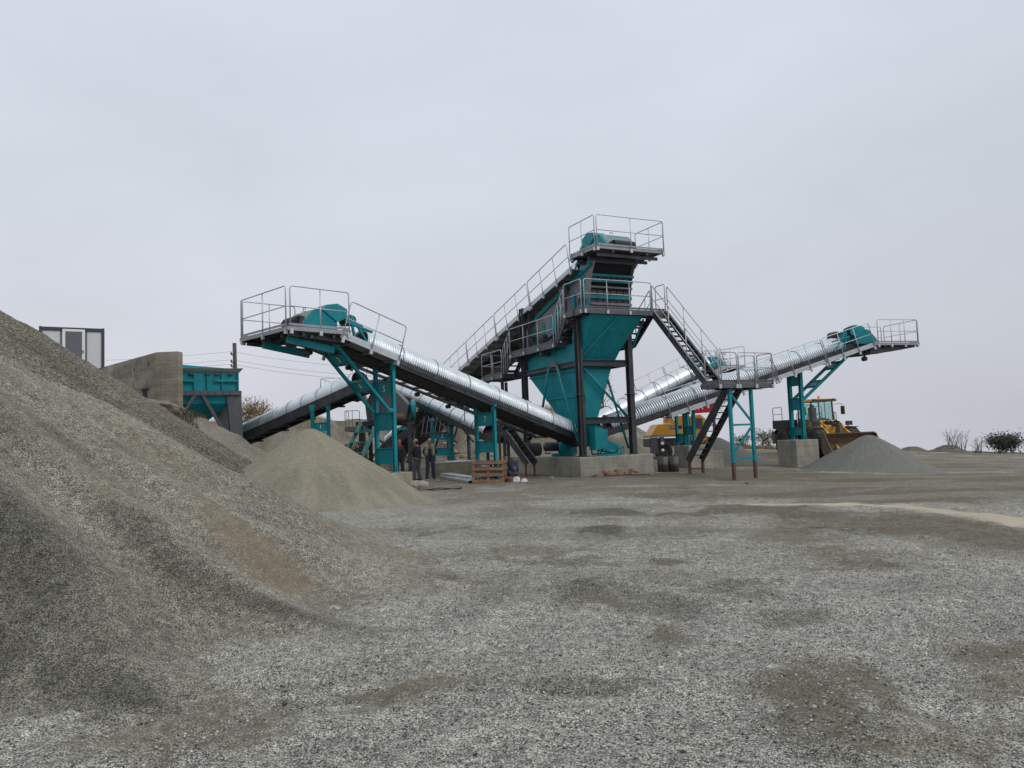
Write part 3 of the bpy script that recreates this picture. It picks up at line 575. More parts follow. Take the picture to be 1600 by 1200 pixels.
def drive_unit(t, g, L, side, zd, sc=1.0, x0=0.):
    """level head guard with a sloped dusty cover, belt guard with a dark opening, motor on a slanted teal frame"""
    h = g(L); uh = g.uh; a = .60 * sc
    D = lambda x, y, z: V((h.x, h.y, zd)) + uh * ((x + x0) * sc) + g.s * y + V((0, 0, z * sc))
    ms = MB(); prof = [(-.62, 0), (-.62, .66), (.0, .66), (.10, .62), (.50, .18), (.50, 0)]
    ms.prism([D(p, -a, z) for p, z in prof], g.s * (2 * a)); hd = bevel(ms.build('head_guard', M['teal'], t), .015, 1)
    pl = MB(); p0, p1 = D(.13, 0, .59), D(.475, 0, .21); nn = (p1 - p0).cross(g.s).normalized(); nn = nn if nn.z > 0 else -nn
    pl.bar(p0 + nn * .010, p1 + nn * .010, 2 * a - .12, .012, nn); pl.build('inspection_cover', M['teal_dull'], hd)
    m = MB(); m.tube([D(.05, .1, .66) + g.s * (.07 * math.cos(q)) + V((0, 0, .05 + .07 * math.sin(q))) for q in np.linspace(-.4, 3.5, 9)], .012, 5); m.build('lifting_eye', M['dark'], hd)
    ys = side * (a - .22)
    bg = MB(); bg.prism([D(-.60, ys - .24 * sc, .30), D(-.12, ys - .24 * sc, .62), D(-.26, ys - .24 * sc, .78), D(-.62, ys - .24 * sc, .84), D(-.94, ys - .24 * sc, .70), D(-.92, ys - .24 * sc, .44)], g.s * (.48 * sc)); bgo = bg.build('belt_guard', M['teal'], t)
    bk = MB(); bk.prism([D(-.945, ys - .20 * sc, .67), D(-.927, ys - .20 * sc, .46), D(-.94, ys - .20 * sc, .46), D(-.958, ys - .20 * sc, .67)], g.s * (.40 * sc)); bk.prism([D(-.64, ys - .20 * sc, .836), D(-.92, ys - .20 * sc, .713), D(-.925, ys - .20 * sc, .73), D(-.64, ys - .20 * sc, .853)], g.s * (.40 * sc)); bk.build('guard_opening', M['rubber'], bgo)
    fr = MB()
    for q in (-.62, .62): fr.bar(D(-1.85, q * a * 1.5, .10), D(-.95, q * a * 1.5, .34), .07, .10, g.s); fr.bar(D(-1.25, q * a * 1.5, -.25), D(-1.1, q * a * 1.5, .52), .07, .07, g.s); fr.bar(D(-1.75, q * a * 1.5, -.35), D(-1.15, q * a * 1.5, .50), .06, .06, g.s)
    fr.bar(D(-1.12, -a * .95, .52), D(-1.12, a * .95, .52), .10, .06, uh); fr.bar(D(-1.5, -a * .9, .24), D(-.9, -a * .9, .40), .05, .12, g.s); fr.build('motor_frame', M['teal'], t)
    mo = MB(); c0 = D(-1.35, -side * .30, .48); mo.lathe(c0, g.s * side, [(0, .05), (.01, .15), (.1, .16), (.5 * sc, .16), (.58 * sc, .13), (.6 * sc, .05)], 14)
    mo.bar(D(-1.35, -side * .15, .36), D(-1.35, side * .15, .36), .25, .06); mo.build('motor', M['dark'], t)
    return hd
def scraper(t, g, q, side):
    m = MB(); p = g(q, side * .3, -.4); m.bar(p, p + V((0, 0, -.55)) - g.uh * .12, .06, .06, g.s); m.lathe(p + V((0, 0, -.62)) - g.uh * .12 - g.s * .1, g.s, [(0, .02), (.01, .12), (.2, .12), (.21, .02)], 12); m.build('belt_scraper', M['dark'], t)

# --- left front conveyor over the sand cone
def conv_left():
    T = (2.89, 33.15, 1.5); H = (-6.65, 23.62, 5.55)
    t, g = conveyor('ribbed conveyor at the left front, its railed head platform standing above the sand cone', T, H, 1.0, .33, .50, .100, .036, 1.55, .9, 11.7, (2.2, 32.5, .05))
    L = g.len; ex = -g.uh; ey = -g.s     # ex toward tail, ey toward the near side
    ex = g.uh; o = (H[0], H[1])
    # side walk frame hanging along the far flank, seen from below
    fr = MB()
    for a in (.62, 1.22): fr.bar(g(1.5, a, -.34), g(L - .3, a, -.34), .06, .10, g.n)
    q = 1.5
    while q < L - .3: fr.bar(g(q, .5, -.33), g(q, 1.25, -.33), .06, .07, g.n); q += .62
    fr.build('side_walk_frame', M['dark'], t)
    q = 1.8
    while q < L - 1: MB().lathe(g(q, 1.22, -.45), g.s, [(0, .03), (.01, .085), (.16, .085), (.17, .03)], 10).build('frame_roller', M['rubber'], t); q += 1.55
    walkway(t, g, L - 3.3, L - 1.0, -1, .56, 1.2, -.34, 1, 1)
    walkway(t, g, L - 3.2, L - .75, 1, .60, 1.25, -.34, 1, 1)
    n = -g.s
    P = flat_platform(t, o, g.uh, n, -1.15, .90, -1.75, 1.2, 5.10, hole=(-1.14, .30, -.72, .72))
    rail_panel(t, P(.85, 1.24, 5.1), P(-1.15, 1.24, 5.1), 1, 1.2); rail_panel(t, P(.94, 1.15, 5.1), P(.94, -1.70, 5.1), 1, 1.2); rail_panel(t, P(.85, -1.79, 5.1), P(-1.0, -1.79, 5.1), 1, 1.2)
    drive_unit(t, g, L, -1, 5.13, 1.08, -.40); scraper(t, g, L - .2, -1)
    # arms carrying the platform
    m = MB()
    for a in (-1.6, -.6, .6, 1.0): m.bar(P(-1.3, a, 4.80), P(.8, a, 4.92), .08, .12)
    m.bar(P(.1, -1.65, 4.86), P(.1, 1.15, 4.86), .09, .1); m.build('bracket', M['dark'], t)
    tb = MB(); tb.bar(P(-.9, .75, 4.55), P(.7, .75, 4.78), .07, .2); tb.bar(P(-.9, -.75, 4.55), P(.7, -.75, 4.78), .07, .2); tb.build('head_bracket', M['teal'], t)
    # main trestle on the concrete block and its forked brace to the head
    nb, fb = V((-3.98, 25.62, .62)), V((-4.69, 26.33, .62)); nt, ft = V((-3.97, 25.60, 4.27)), V((-4.68, 26.31, 4.27))
    ladder_support(t, nb, nt, fb, ft, [(.15, .50, ''), (.47, .58, ''), (.77, .48, '5')], .115)
    k = nb.lerp(nt, .55) + g.uh * .12; k2 = fb.lerp(ft, .56) + g.uh * .12
    ladder_support(t, k, g(L - 1.25, -.47, -.38), k2, g(L - 1.25, .47, -.38), [(.40, .36, '6'), (.78, .40, '2')], .09, foot=False)
    for zf in (.52,):
        m = MB(); m.cyl(nb.lerp(nt, .56) + g.uh * .02 + V((-.02, -.02, 0)), nb.lerp(nt, .56) + g.uh * .24, .09, 10); m.build('hinge_plate', M['teal'], t)
    # second trestle
    q = 4.62; nb = g(q, -.5, 0); nb = V((-.72, 28.87, .0)); fb = nb + g.s * 1.0
    nt = V((nb.x, nb.y, 2.88)); ft = V((fb.x, fb.y, 2.88))
    ladder_support(t, nb, nt, fb, ft, [(.12, .40, ''), (.46, .40, ''), (.82, .46, '7')], .11)
    return t, g
conv_l, gL = conv_left()

# --- right front conveyor over the grey grit cone
def conv_right():
    u = V((.966, .259, 0)); c = V((13.98, 37.93, 4.82)); sl = .284
    T = c - u * 10.4 - V((0, 0, sl * 10.4)); H = c + u * 4.3 + V((0, 0, sl * 4.3))
    t, g = conveyor('ribbed conveyor at the right, its railed head platform standing above the wheel loader', tuple(T), tuple(H), .95, .34, .50, .118, .030, 1.5, .4, 13.5)
    L = g.len
    walkway(t, g, 3.0, L - .55, 1, .52, 1.15, -.40, 2, 4)
    P = flat_platform(t, (H.x, H.y), g.uh, -g.s, -.45, 2.15, -1.15, 1.25, H.z - .42, hole=(-.44, .55, -.68, .68))
    z = H.z - .42
    rail_panel(t, P(-.25, -1.19, z), P(2.15, -1.19, z), 2, 1.17); rail_panel(t, P(2.19, -1.1, z), P(2.19, 1.2, z), 1, 1.17); rail_panel(t, P(.9, 1.29, z), P(2.1, 1.29, z), 0, 1.17)
    drive_unit(t, g, L, 1, H.z - .40, 1.12, -.35); scraper(t, g, L - .4, 1)
    m = MB()
    for a in (-1.0, 0, 1.1): m.prism([P(-.6, a, z - .2), P(2.1, a, z - .14), P(2.1, a, z - .20), P(.6, a, z - .42), P(-.6, a, z - .5)], (-g.s) * .06)
    m.build('bracket', M['dark'], t)
    zb = 1.0; nb = V((14.1, 37.5, zb)); fb = nb - g.s * .9; nt = V((nb.x, nb.y, 4.5)); ft = V((fb.x, fb.y, 4.5))
    ladder_support(t, nb, nt, fb, ft, [(.12, .34, ''), (.50, .55, ''), (.83, .48, '')], .16, mat='teal')
    a = nb.lerp(nt, .56) + g.uh * .12; b = fb.lerp(ft, .56) + g.uh * .12
    ladder_support(t, a, g(L - 1.35, .42, -.4), b, g(L - 1.35, -.42, -.4), [(.33, .42, ''), (.72, .5, '')], .12, foot=False)
    # low trestle on its block
    q = 4.6; p = g(q, .45, -.34); nb = V((p.x, p.y, .95)); fb = nb - g.s * .9
    ladder_support(t, nb, (nb.x, nb.y, p.z), fb, (fb.x, fb.y, p.z), [(.38, .36, ''), (.92, .40, '')], .13)
    return t, g
conv_r, gR = conv_right()

def conv_back():
    u = V((.883, .469, 0)); T = V((3.9, 38.8, 2.05)); H = T + u * 8.4 + V((0, 0, .40 * 8.4))
    t, g = conveyor('smooth covered conveyor behind the right ribbed conveyor, its head hidden behind the steel stairs', tuple(T), tuple(H), 1.0, .34, .53, .04, .002, 1.1, .2, 8.6)
    L = g.len
    walkway(t, g, 1.2, L - .3, 1, .54, 1.15, -.30, 2, 3); walkway(t, g, 4.2, L - .3, -1, .54, 1.1, -.30, 1, 2)
    P = flat_platform(t, (H.x, H.y), g.uh, -g.s, -.3, 1.2, -1.1, 1.1, H.z - .35, hole=(-.29, .5, -.66, .66)); z = H.z - .35
    rail_panel(t, P(-.2, 1.14, z), P(1.2, 1.14, z), 1); rail_panel(t, P(1.24, -1.1, z), P(1.24, 1.1, z), 1)
    drive_unit(t, g, L, -1, H.z - .34, .9, -.2)
    p = g(6.2, .45, -.34); nb = V((p.x, p.y, .1)); fb = nb - g.s * .9
    ladder_support(t, nb, (nb.x, nb.y, p.z), fb, (fb.x, fb.y, p.z), [(.3, .4, ''), (.75, .4, '')], .13)
    return t, g
conv_b, gB = conv_back()

def conv_return():
    T = (-.75, 37.0, 1.75); H = (-7.75, 45.4, 5.35)
    t, g = conveyor('smooth covered conveyor passing behind the left ribbed conveyor, from the tower up to the crusher', T, H, .9, .36, .47, .04, .002, .98, .6, 10.6)
    p = g(4.3, -.42, -.34); nb = V((p.x - .5, p.y + .25, .6)); fb = nb + V((1.0, .12, 0))
    ladder_support(t, nb, (nb.x, nb.y, p.z), fb, (fb.x, fb.y, p.z - .3), [(.22, .36, ''), (.62, .34, '2')], .16)
    walkway(t, g, 8.4, g.len, -1, .5, 1.0, -.3, 1, 1)
    return t, g
conv_ret, gRet = conv_return()

def conv_feed():
    T = (-15.2, 43.0, 2.35); H = (-7.05, 36.6, 4.60)
    t, g = conveyor('smooth covered conveyor at the far left, rising from the teal feed hopper to the crusher', T, H, 1.05, .52, .56, .06, .006, 1.25, .05, 10.35)
    for q, dg in ((8.05, '1'),):
        p = g(q, .44, -.4); nb = V((p.x + .16, p.y - .1, 1.2)); fb = nb - V((.78, 0, 0))
        ladder_support(t, nb, (nb.x, nb.y, p.z - .02), fb, (fb.x, fb.y, p.z - .1), [(.14, .42, ''), (.55, .38, dg)], .14)
    return t, g
conv_f, gF = conv_feed()

# ------------------------------------------------------------------ screening tower, its feed conveyor and the stairs
TO = V((2.74, 31.0, 0)); TF = V((.438, -.899, 0)); TR = V((.899, .438, 0))
def tw(r, f, z): return TO + TR * r + TF * f + V((0, 0, z))
def conv_feed_tower():
    T = tw(1.5, -31.5, 1.55); H = tw(1.5, 1.3, 9.30)
    t, g = conveyor('longest conveyor, climbing from behind the plant to the highest platform on top of the tower', tuple(T), tuple(H), 1.15, .40, .66, .05, .003, 1.2, .6, 31.2)
    L = g.len
    walkway(t, g, 9.0, L - 1.65, 1, .70, 1.52, -.50, 2, 6); walkway(t, g, 12.0, L - 1.65, -1, .62, 1.40, -.32, 2, 5, rail=False)
    z = 8.95
    P = flat_platform(t, (TO.x, TO.y), TR, TF, -.1, 3.1, -.15, 1.85, z, hole=(.75, 2.25, -.14, .75))
    rail_panel(t, P(-.14, -.1, z), P(-.14, 1.82, z), 1, 1.2); rail_panel(t, P(-.08, 1.89, z), P(3.1, 1.89, z), 1, 1.2); rail_panel(t, P(3.14, 1.82, z), P(3.14, -.1, z), 1, 1.2)
    drive_unit(t, g, L, 1, z + .02, 1.2, -.55)
    m = MB()
    for f in (.1, .9, 1.6): m.bar(tw(.1, f, z - .30), tw(2.95, f, z - .30), .09, .12)
    m.build('bracket', M['dark'], t)
    # deep dark boot and skirt round the low end
    for k in (-1, 1): m = MB(); m.prism([g(0, k * .95, -.3), g(15, k * .95, -.3), g(15, k * .95, -.75), g(9, k * .95, -1.35), g(0, k * .95, -1.1)], g.s * .03); m.build('skirt_plate', M['rubber'], t)
    m = MB(); m.prism([g(0, -.93, -1.1), g(9, -.93, -1.35), g(15, -.93, -.75), g(15, -.93, -.70), g(9, -.93, -1.29), g(0, -.93, -1.05)], g.s * 1.86); m.build('belly_plate', M['rubber'], t)
    # braced trestle under the low end
    for q in (11.5, 15.0):
        for k in (-1, 1):
            p = g(q, k * .55, -.42); m = MB(); m.ibar((p.x, p.y, float(gz(np.array([p.x]), np.array([p.y]))[0]) - .2), p, .16, .16, g.uh); m.build('support_leg', M['dark'], t)
    for k in (-1, 1): strut(t, g(11.5, k * .55, -3.0), g(15.0, k * .55, -.5), .06, 'dark'); strut(t, g(11.5, k * .55, -.6), g(15.0, k * .55, -3.6), .06, 'dark')
    return t, g
conv_t, gT = conv_feed_tower()

def stair(t, a, b, wdir, w, rails=(1, 1), n=None, ext=(0, 0), railh=1.1, rise=.21, slope_mat='dark'):
    """flight from top a to bottom b: two channel stringers, grating treads, sloped rails"""
    a, b, wd = V(a), V(b), V(wdir).normalized(); d = (b - a).normalized()
    for k in (0, 1):
        m = MB(); o = wd * (w * k); m.chan(a + o, b + o, .08, .26, wd * (1 if k else -1)); st = m.build('stringer', M['dark'], t)
        e = MB(); off = d.cross(wd); off = off if off.z > 0 else -off
        e.bar(a + o + off * .138 + wd * (.012 if k else -.012), b + o + off * .138 + wd * (.012 if k else -.012), .035, .014, off); e.build('stringer_edge', M['railgrey'], st)
    n = n or max(3, int((a.z - b.z) / rise))
    for i in range(1, n):
        p = a.lerp(b, i / n); m = MB(); fh = V((d.x, d.y, 0)).normalized()
        m.obox(p + wd * (w / 2) + V((0, 0, .0)), (fh, wd, V((0, 0, 1))), (.125, w / 2 - .025, .02)); m.build('tread', M['dark'], t)
    for k in (0, 1):
        if rails[k]: rail_panel(t, a + wd * (w * k + (.03 if k else -.03)) + d * .12 + V((0, 0, .12)), b + wd * (w * k + (.03 if k else -.03)) - d * .15 + V((0, 0, .12)), 2, railh, (0, 0, 1), foot=False)
def platform_beams(t, P, x0, x1, y0, y1, z, h=.24):
    m = MB()
    for a, b, o in (((x0, y1), (x1, y1), (0, 1)), ((x0, y0), (x0, y1), (-1, 0)), ((x1, y0), (x1, y1), (1, 0)), ((x0, y0), (x1, y0), (0, -1))):
        pass
    return m
def tower():
    t = thing('screening_tower', 'tall teal and charcoal screening tower with inclined screen box, hopper and wrapped around catwalks', 'screening plant', tw(1.2, -2.4, .75))
    z0 = .76
    # legs
    for r in (0, 2.45):
        for f in (0, -4.9):
            m = MB(); top = 6.35 if f == 0 else 7.6
            m.ibar(tw(r, f, z0), tw(r, f, top), .22, .26, TF, .022); m.bar(tw(r, f, z0 + .015), tw(r, f, z0 + .03), .42, .42)
            m.bar(tw(r, f, 3.24), tw(r, f, 3.28), .36, .36, TF); m.build('leg', M['dark'], t)
    for f in (0, -4.9):
        for z in (4.55, 2.2): m = MB(); m.ibar(tw(.12, f, z), tw(2.33, f, z), .18, .26); m.build('beam', M['dark'], t)
    for r in (0, 2.45):
        m = MB(); m.ibar(tw(r, -.14, 6.2), tw(r, -4.76, 5.3), .18, .24); m.build('beam', M['dark'], t)
        m = MB(); m.ibar(tw(r, -.14, 4.55), tw(r, -4.76, 4.55), .16, .2); m.build('beam', M['dark'], t)
    # upper posts up to the feed conveyor, with gussets
    for r in (.22, 2.72):
        for f, zt in ((-1.3, 8.25), (-4.6, 7.45)):
            m = MB(); m.ibar(tw(r, f, 5.6), tw(r, f, zt), .16, .16, TF)
            m.prism([tw(r - .03, f + .08, zt - .9), tw(r - .03, f + .08, zt), tw(r - .03, f - .75, zt - .15)], TR * .06)
            m.bar(tw(r, f, zt + .06), tw(1.5, f, zt + .12), .14, .14); m.build('upper_post', M['darkgrey'], t)
    # big collecting hopper under the screen
    m = MB(); zt = 5.42
    m.loft([[tw(.13, -.16, zt), tw(2.33, -.16, zt), tw(2.33, -5.25, zt), tw(.13, -5.25, zt)], [tw(.14, -.16, 4.3), tw(1.62, -.16, 4.3), tw(2.2, -4.6, 4.3), tw(.14, -4.6, 4.3)],
            [tw(.42, -.28, 2.3), tw(.95, -.28, 2.3), tw(1.4, -2.35, 2.3), tw(.42, -2.35, 2.3)], [tw(.45, -.3, 1.2), tw(.85, -.3, 1.2), tw(1.1, -1.25, 1.2), tw(.52, -1.25, 1.2)]])
    hp = m.build('hopper', M['teal'], t)
    m = MB()
    for za, ra, fb in ((4.3, .11, -4.6), (3.25, .28, -3.4)): m.bar(tw(ra, -.2, za), tw(ra, fb, za), .05, .06)
    for q in range(5): f = -.5 - q * .8; m.bar(tw(.125, f, 5.3), tw(.42, -.2 + (f + .5) * .5, 2.4), .04, .05, TF)
    m.build('rib', M['teal'], hp)
    # front discharge chute
    m = MB()
    m.loft([[tw(.1, .95, 6.40), tw(2.6, .95, 6.40), tw(2.6, -.6, 6.40), tw(.1, -.6, 6.40)], [tw(.16, -.16, 4.75), tw(1.82, -.16, 4.75), tw(1.82, -.7, 4.75), tw(.16, -.7, 4.75)],
            [tw(.2, -.16, 3.9), tw(1.46, -.16, 3.9), tw(1.46, -.7, 3.9), tw(.2, -.7, 3.9)], [tw(.35, -.18, 3.1), tw(1.14, -.18, 3.1), tw(1.14, -.7, 3.1), tw(.35, -.7, 3.1)], [tw(.3, -.2, 2.05), tw(.8, -.2, 2.05), tw(.8, -.7, 2.05), tw(.3, -.7, 2.05)], [tw(.25, -.2, 1.2), tw(.75, -.2, 1.2), tw(.75, -.7, 1.2), tw(.25, -.7, 1.2)]])
    ch = m.build('discharge_chute', M['teal'], t)
    m = MB(); m.bar(tw(1.37, .96, 6.36), tw(.16, -.10, 4.78), .08, .07, TF); m.build('stiffener', M['teal'], ch)
    # small teal chute and skirt at the foot
    m = MB(); m.prism([tw(.35, .45, 1.95), tw(.95, .45, 1.8), tw(.9, .45, 1.1), tw(.35, .45, 1.0)], TF * -.5); m.build('foot_chute', M['teal'], t)
    # braces
    strut(t, tw(-.10, -1.64, 4.6), tw(-.06, -.22, 1.35), .055); strut(t, tw(-.10, -2.32, 4.62), tw(-.10, -3.2, 2.6), .055); m = MB(); m.bar(tw(-.08, -2.25, 4.68), tw(-.08, -1.7, 4.68), .06, .2); m.build('gusset', M['darkgrey'], t)
    strut(t, tw(.22, -.02, 4.34), tw(2.28, -.02, 2.3), .05); strut(t, tw(1.62, -.6, 4.3), tw(2.42, -.3, 1.0), .05)
    # ---- screen box
    rl, rr = .47, 2.47
    prof = [(.30, 6.88), (.34, 7.3), (.42, 7.75), (.58, 8.2), (.80, 8.55), (.95, 8.72), (.2, 8.72), (-1.0, 8.38), (-5.2, 6.98), (-5.6, 6.4), (-5.6, 5.45), (-4.6, 5.35), (-1.6, 6.2)]
    for k, r in ((-1, rl), (1, rr)):
        m = MB(); m.prism([tw(r, f, z) for f, z in prof], TR * (-.03 * k)); sp = m.build('screen_side', M['plate'], t)
        if k == -1:
            for f in (-.25, -.85, -4.55): MB().bar(tw(r - .05, f, 6.55 + .27 * (f + .25)), tw(r - .05, f, 7.75 + .27 * (f + .25)), .09, .16, TF).build('side_stiffener', M['teal'], sp)
            b = MB(); b.bar(tw(r - .045, .55, 8.55), tw(r - .045, -5.1, 6.82), .08, .16); b.build('top_rail', M['teal'], sp)
            for f, z, w, h in ((-.1, 8.05, .16, .22), (-1.9, 7.35, .15, .2), (-2.3, 7.05, .15, .2), (-3.7, 6.3, .14, .5), (-.15, 6.95, .5, .3), (-4.3, 6.0, .5, .18)):
                MB().prism([tw(r - .012, f + w * math.cos(q), z + h * math.sin(q)) for q in np.linspace(0, 2 * math.pi, 8, endpoint=False)], TR * -.02).build('wear_cover', M['teal'], sp)
            MB().bar(tw(r - .03, -2.75, 5.95), tw(r - .03, -2.75, 6.95), .05, .55, TF).build('wear_cover', M['teal'], sp)
            for f, z in ((-.25, 7.02), (-4.55, 5.98)):
                h = MB()
                for q in range(3): h.prism([tw(r - .11, f - .22 + q * .17, z), tw(r - .11, f - .14 + q * .17, z), tw(r - .11, f - .02 + q * .17, z + .26), tw(r - .11, f - .10 + q * .17, z + .26)], TR * -.012)
                h.build('hazard_stripe', M['rubber'], sp)
            bo = MB()
            for i in range(26):
                f = -5.2 + i * .2; zz = 5.72 + .27 * (f + 5.2); bo.cyl(tw(r - .005, f, zz), tw(r - .03, f, zz), .022, 6); bo.cyl(tw(r - .005, f, zz + 1.05), tw(r - .03, f, zz + 1.05), .022, 6)
            bo.build('bolt', M['dark'], sp)
    for f in (-1.7, -3.6):
        m = MB(); m.cyl(tw(rl - .32, f, 6.75 + .27 * f * .9 + .1), tw(rl - .04, f, 6.75 + .27 * f * .9 + .1), .26, 20); m.cyl(tw(rl - .36, f, 6.75 + .27 * f * .9 + .1), tw(rl - .32, f, 6.75 + .27 * f * .9 + .1), .12, 12); m.build('exciter', M['dark'], t)
    m = MB(); m.prism([tw(rl + .04, f - .25, z) for f, z in prof[:6]] + [tw(rl + .04, -.2, 8.7), tw(rl + .04, -.2, 6.9)], TR * (rr - rl - .08)); m.build('feed_box', M['rubber'], t)
    fr = [(.32, 6.95), (.345, 7.22), (.42, 7.62), (.57, 8.08), (.85, 8.6)]
    for (f, z), mt, h in ((fr[0], 'plate', .10), (fr[1], 'teal', .12), (fr[2], 'plate', .07), (fr[3], 'teal', .09), ((.47, 7.85), 'teal', .07), (fr[4], 'darkgrey', .16)):
        m = MB(); m.bar(tw(rl + .01, f + .01, z), tw(rr - .01, f + .01, z), .12, h); m.build('cross_beam', M[mt], t)
    for f, z in ((.25, 7.08), (.30, 7.42), (.40, 7.98)):
        for i in range(6):
            m = MB(); r0 = rl + .05 + i * (rr - rl - .1) / 6; m.prism([tw(r0 + .02, f, z - .12), tw(r0 + .29, f, z - .12), tw(r0 + .29, f + .02, z + .1), tw(r0 + .02, f + .02, z + .1)], TF * -.03); m.build('rubber_flap', M['darkgrey'], t)
    # motor on the screen side
    # ---- catwalks around the screen: front, left side (two levels), right side
    zu, zl, zz = 6.62, 5.55, 4.72
    P = flat_platform(t, (TO.x, TO.y), TR, TF, -.36, 3.62, .38, 1.1, zu, 'front_catwalk', None, .22, 'darkgrey')
    rail_panel(t, P(-.30, 1.12, zu), P(2.92, 1.12, zu), 2, 1.15)
    rail_panel(t, P(3.66, .42, zu), P(3.66, 1.06, zu), 0, 1.15)
    P = flat_platform(t, (TO.x, TO.y), TR, TF, -.36, .33, -.36, .37, zu, 'side_catwalk', None, .22, 'darkgrey'); rail_panel(t, P(-.40, 1.05, zu), P(-.40, -.30, zu), 0, 1.15)
    P = flat_platform(t, (TO.x, TO.y), TR, TF, -.36, .40, -5.55, -1.22, zl, 'side_catwalk', None, .22, 'darkgrey'); rail_panel(t, P(-.40, -1.3, zl), P(-.40, -5.5, zl), 2, 1.15)
    P = flat_platform(t, (TO.x, TO.y), TR, TF, -.36, .9, -8.9, -6.45, zz, 'side_catwalk', None, .22, 'darkgrey'); rail_panel(t, P(-.40, -6.5, zz), P(-.40, -8.85, zz), 1, 1.15); rail_panel(t, P(-.36, -8.94, zz), P(.86, -8.94, zz), 1, 1.15)
    stair(t, tw(-.34, -.34, zu - .1), tw(-.34, -1.24, zl - .1), TR, .66, (1, 0), rise=.2)
    stair(t, tw(-.34, -5.53, zl - .1), tw(-.34, -6.47, zz - .1), TR, .66, (1, 0), rise=.2)
    P = flat_platform(t, (TO.x, TO.y), TR, TF, 2.72, 3.45, -5.5, -.95, zl, 'side_catwalk', None, .22, 'dark')
    stair(t, tw(2.78, .40, zu - .1), tw(2.78, -.97, zl - .1), TR, .66, (0, 1), rise=.2)
    strut(t, tw(3.1, .25, 6.4), tw(2.5, .0, 4.9), .045)
    for f in (-.2, -2.6, -5.0):
        m = MB(); m.bar(tw(-.36, f, zl - .36 if f < -1 else zu - .36), tw(3.4, f, zl - .36 if f < -1 else zu - .36), .10, .16); m.build('catwalk_bracket', M['dark'], t)
    for f in (-6.7, -8.7):
        for r in (-.3, .85):
            m = MB(); x = tw(r, f, 0); m.ibar((x.x, x.y, float(gz(np.array([x.x]), np.array([x.y]))[0]) - .1), (x.x, x.y, zz - .25), .12, .12, TF); m.build('leg', M['dark'], t)
    return t
tower_o = tower()

def stair_tower():
    t = thing('steel_stairs', 'zigzag charcoal steel stairs with a mid landing on teal legs, right of the tower', 'stairs', tw(3.7, 4.2, -.22))
    zl = 3.32
    P = flat_platform(t, (TO.x, TO.y), TR, TF, 2.62, 5.3, 4.3, 5.15, zl, 'landing', None, .20, 'darkgrey')
    stair(t, tw(2.93, 1.12, 6.52), tw(2.93, 4.32, zl - .12), TR, .70, (1, 1), rise=.22)
    stair(t, tw(3.72, 4.42, zl - .1), tw(3.72, 1.9, .42), TR, .70, (0, 0), rise=.22)
    rail_panel(t, P(2.70, 5.19, zl), P(3.55, 5.19, zl), 0, 1.1); rail_panel(t, P(3.62, 5.19, zl), P(5.28, 5.19, zl), 1, 1.1); rail_panel(t, P(5.34, 5.1, zl), P(5.34, 4.34, zl), 0, 1.1); rail_panel(t, P(5.28, 4.26, zl), P(4.5, 4.26, zl), 0, 1.1)
    legs = [(3.30, 5.0), (4.32, 5.0)]
    for r, f in legs:
        m = MB(); m.bar(tw(r, f, .42), tw(r, f, zl - .24), .11, .11, TF); l = m.build('leg', M['teal'], t)
        m = MB(); m.bar(tw(r, f, -.45), tw(r, f, .42), .10, .10, TF); m.build('leg_extension', M['rust'], l)
        tag(l, None)
    for a, b in (((3.35, 5.0, .55), (4.27, 5.0, .55)), ((3.35, 5.0, 1.78), (4.27, 5.0, 1.78)), ((3.35, 5.0, .75), (4.27, 5.0, 1.70)), ((3.35, 5.0, 2.9), (4.27, 5.0, 1.9))): strut(t, tw(*a), tw(*b), .036, 'teal', 'brace', True)
    for r in (3.74, 4.40):
        m = MB(); m.bar(tw(r, 1.98, -.35), tw(r, 1.98, .5), .09, .09, TF); m.build('leg_extension', M['rust'], t)
    m = MB(); m.bar(tw(3.78, 1.98, .12), tw(4.36, 1.98, .12), .05, .05); m.build('tie_bar', M['rust'], t)
    return t
stair_tower()

def low_stairs():
    t = thing('steel_stairs', 'small dark steel stairs under the left ribbed conveyor, standing on rusty stub legs', 'stairs', (.55, 31.9, .05))
    a = V((-.62, 32.6, 2.2)); b = V((.50, 31.6, .52)); wd = V((.60, .80, 0))
    stair(t, a, b, wd, .62, (0, 0), rise=.22); rail_panel(t, a + V((-.3, .2, .3)), a + V((-1.5, .9, .35)), 1, .9, mat=M['teal'], foot=False)
    for k in (0, 1):
        p = b + wd * (.6 * k) - (b - a).normalized() * .12; m = MB(); m.bar((p.x, p.y, -.1), (p.x, p.y, p.z), .09, .09); m.build('leg_extension', M['rust'], t)
        q = a + wd * (.6 * k); m = MB(); m.bar((q.x, q.y, 0), q, .10, .10); m.build('leg', M['dark'], t)
    return t
low_stairs()

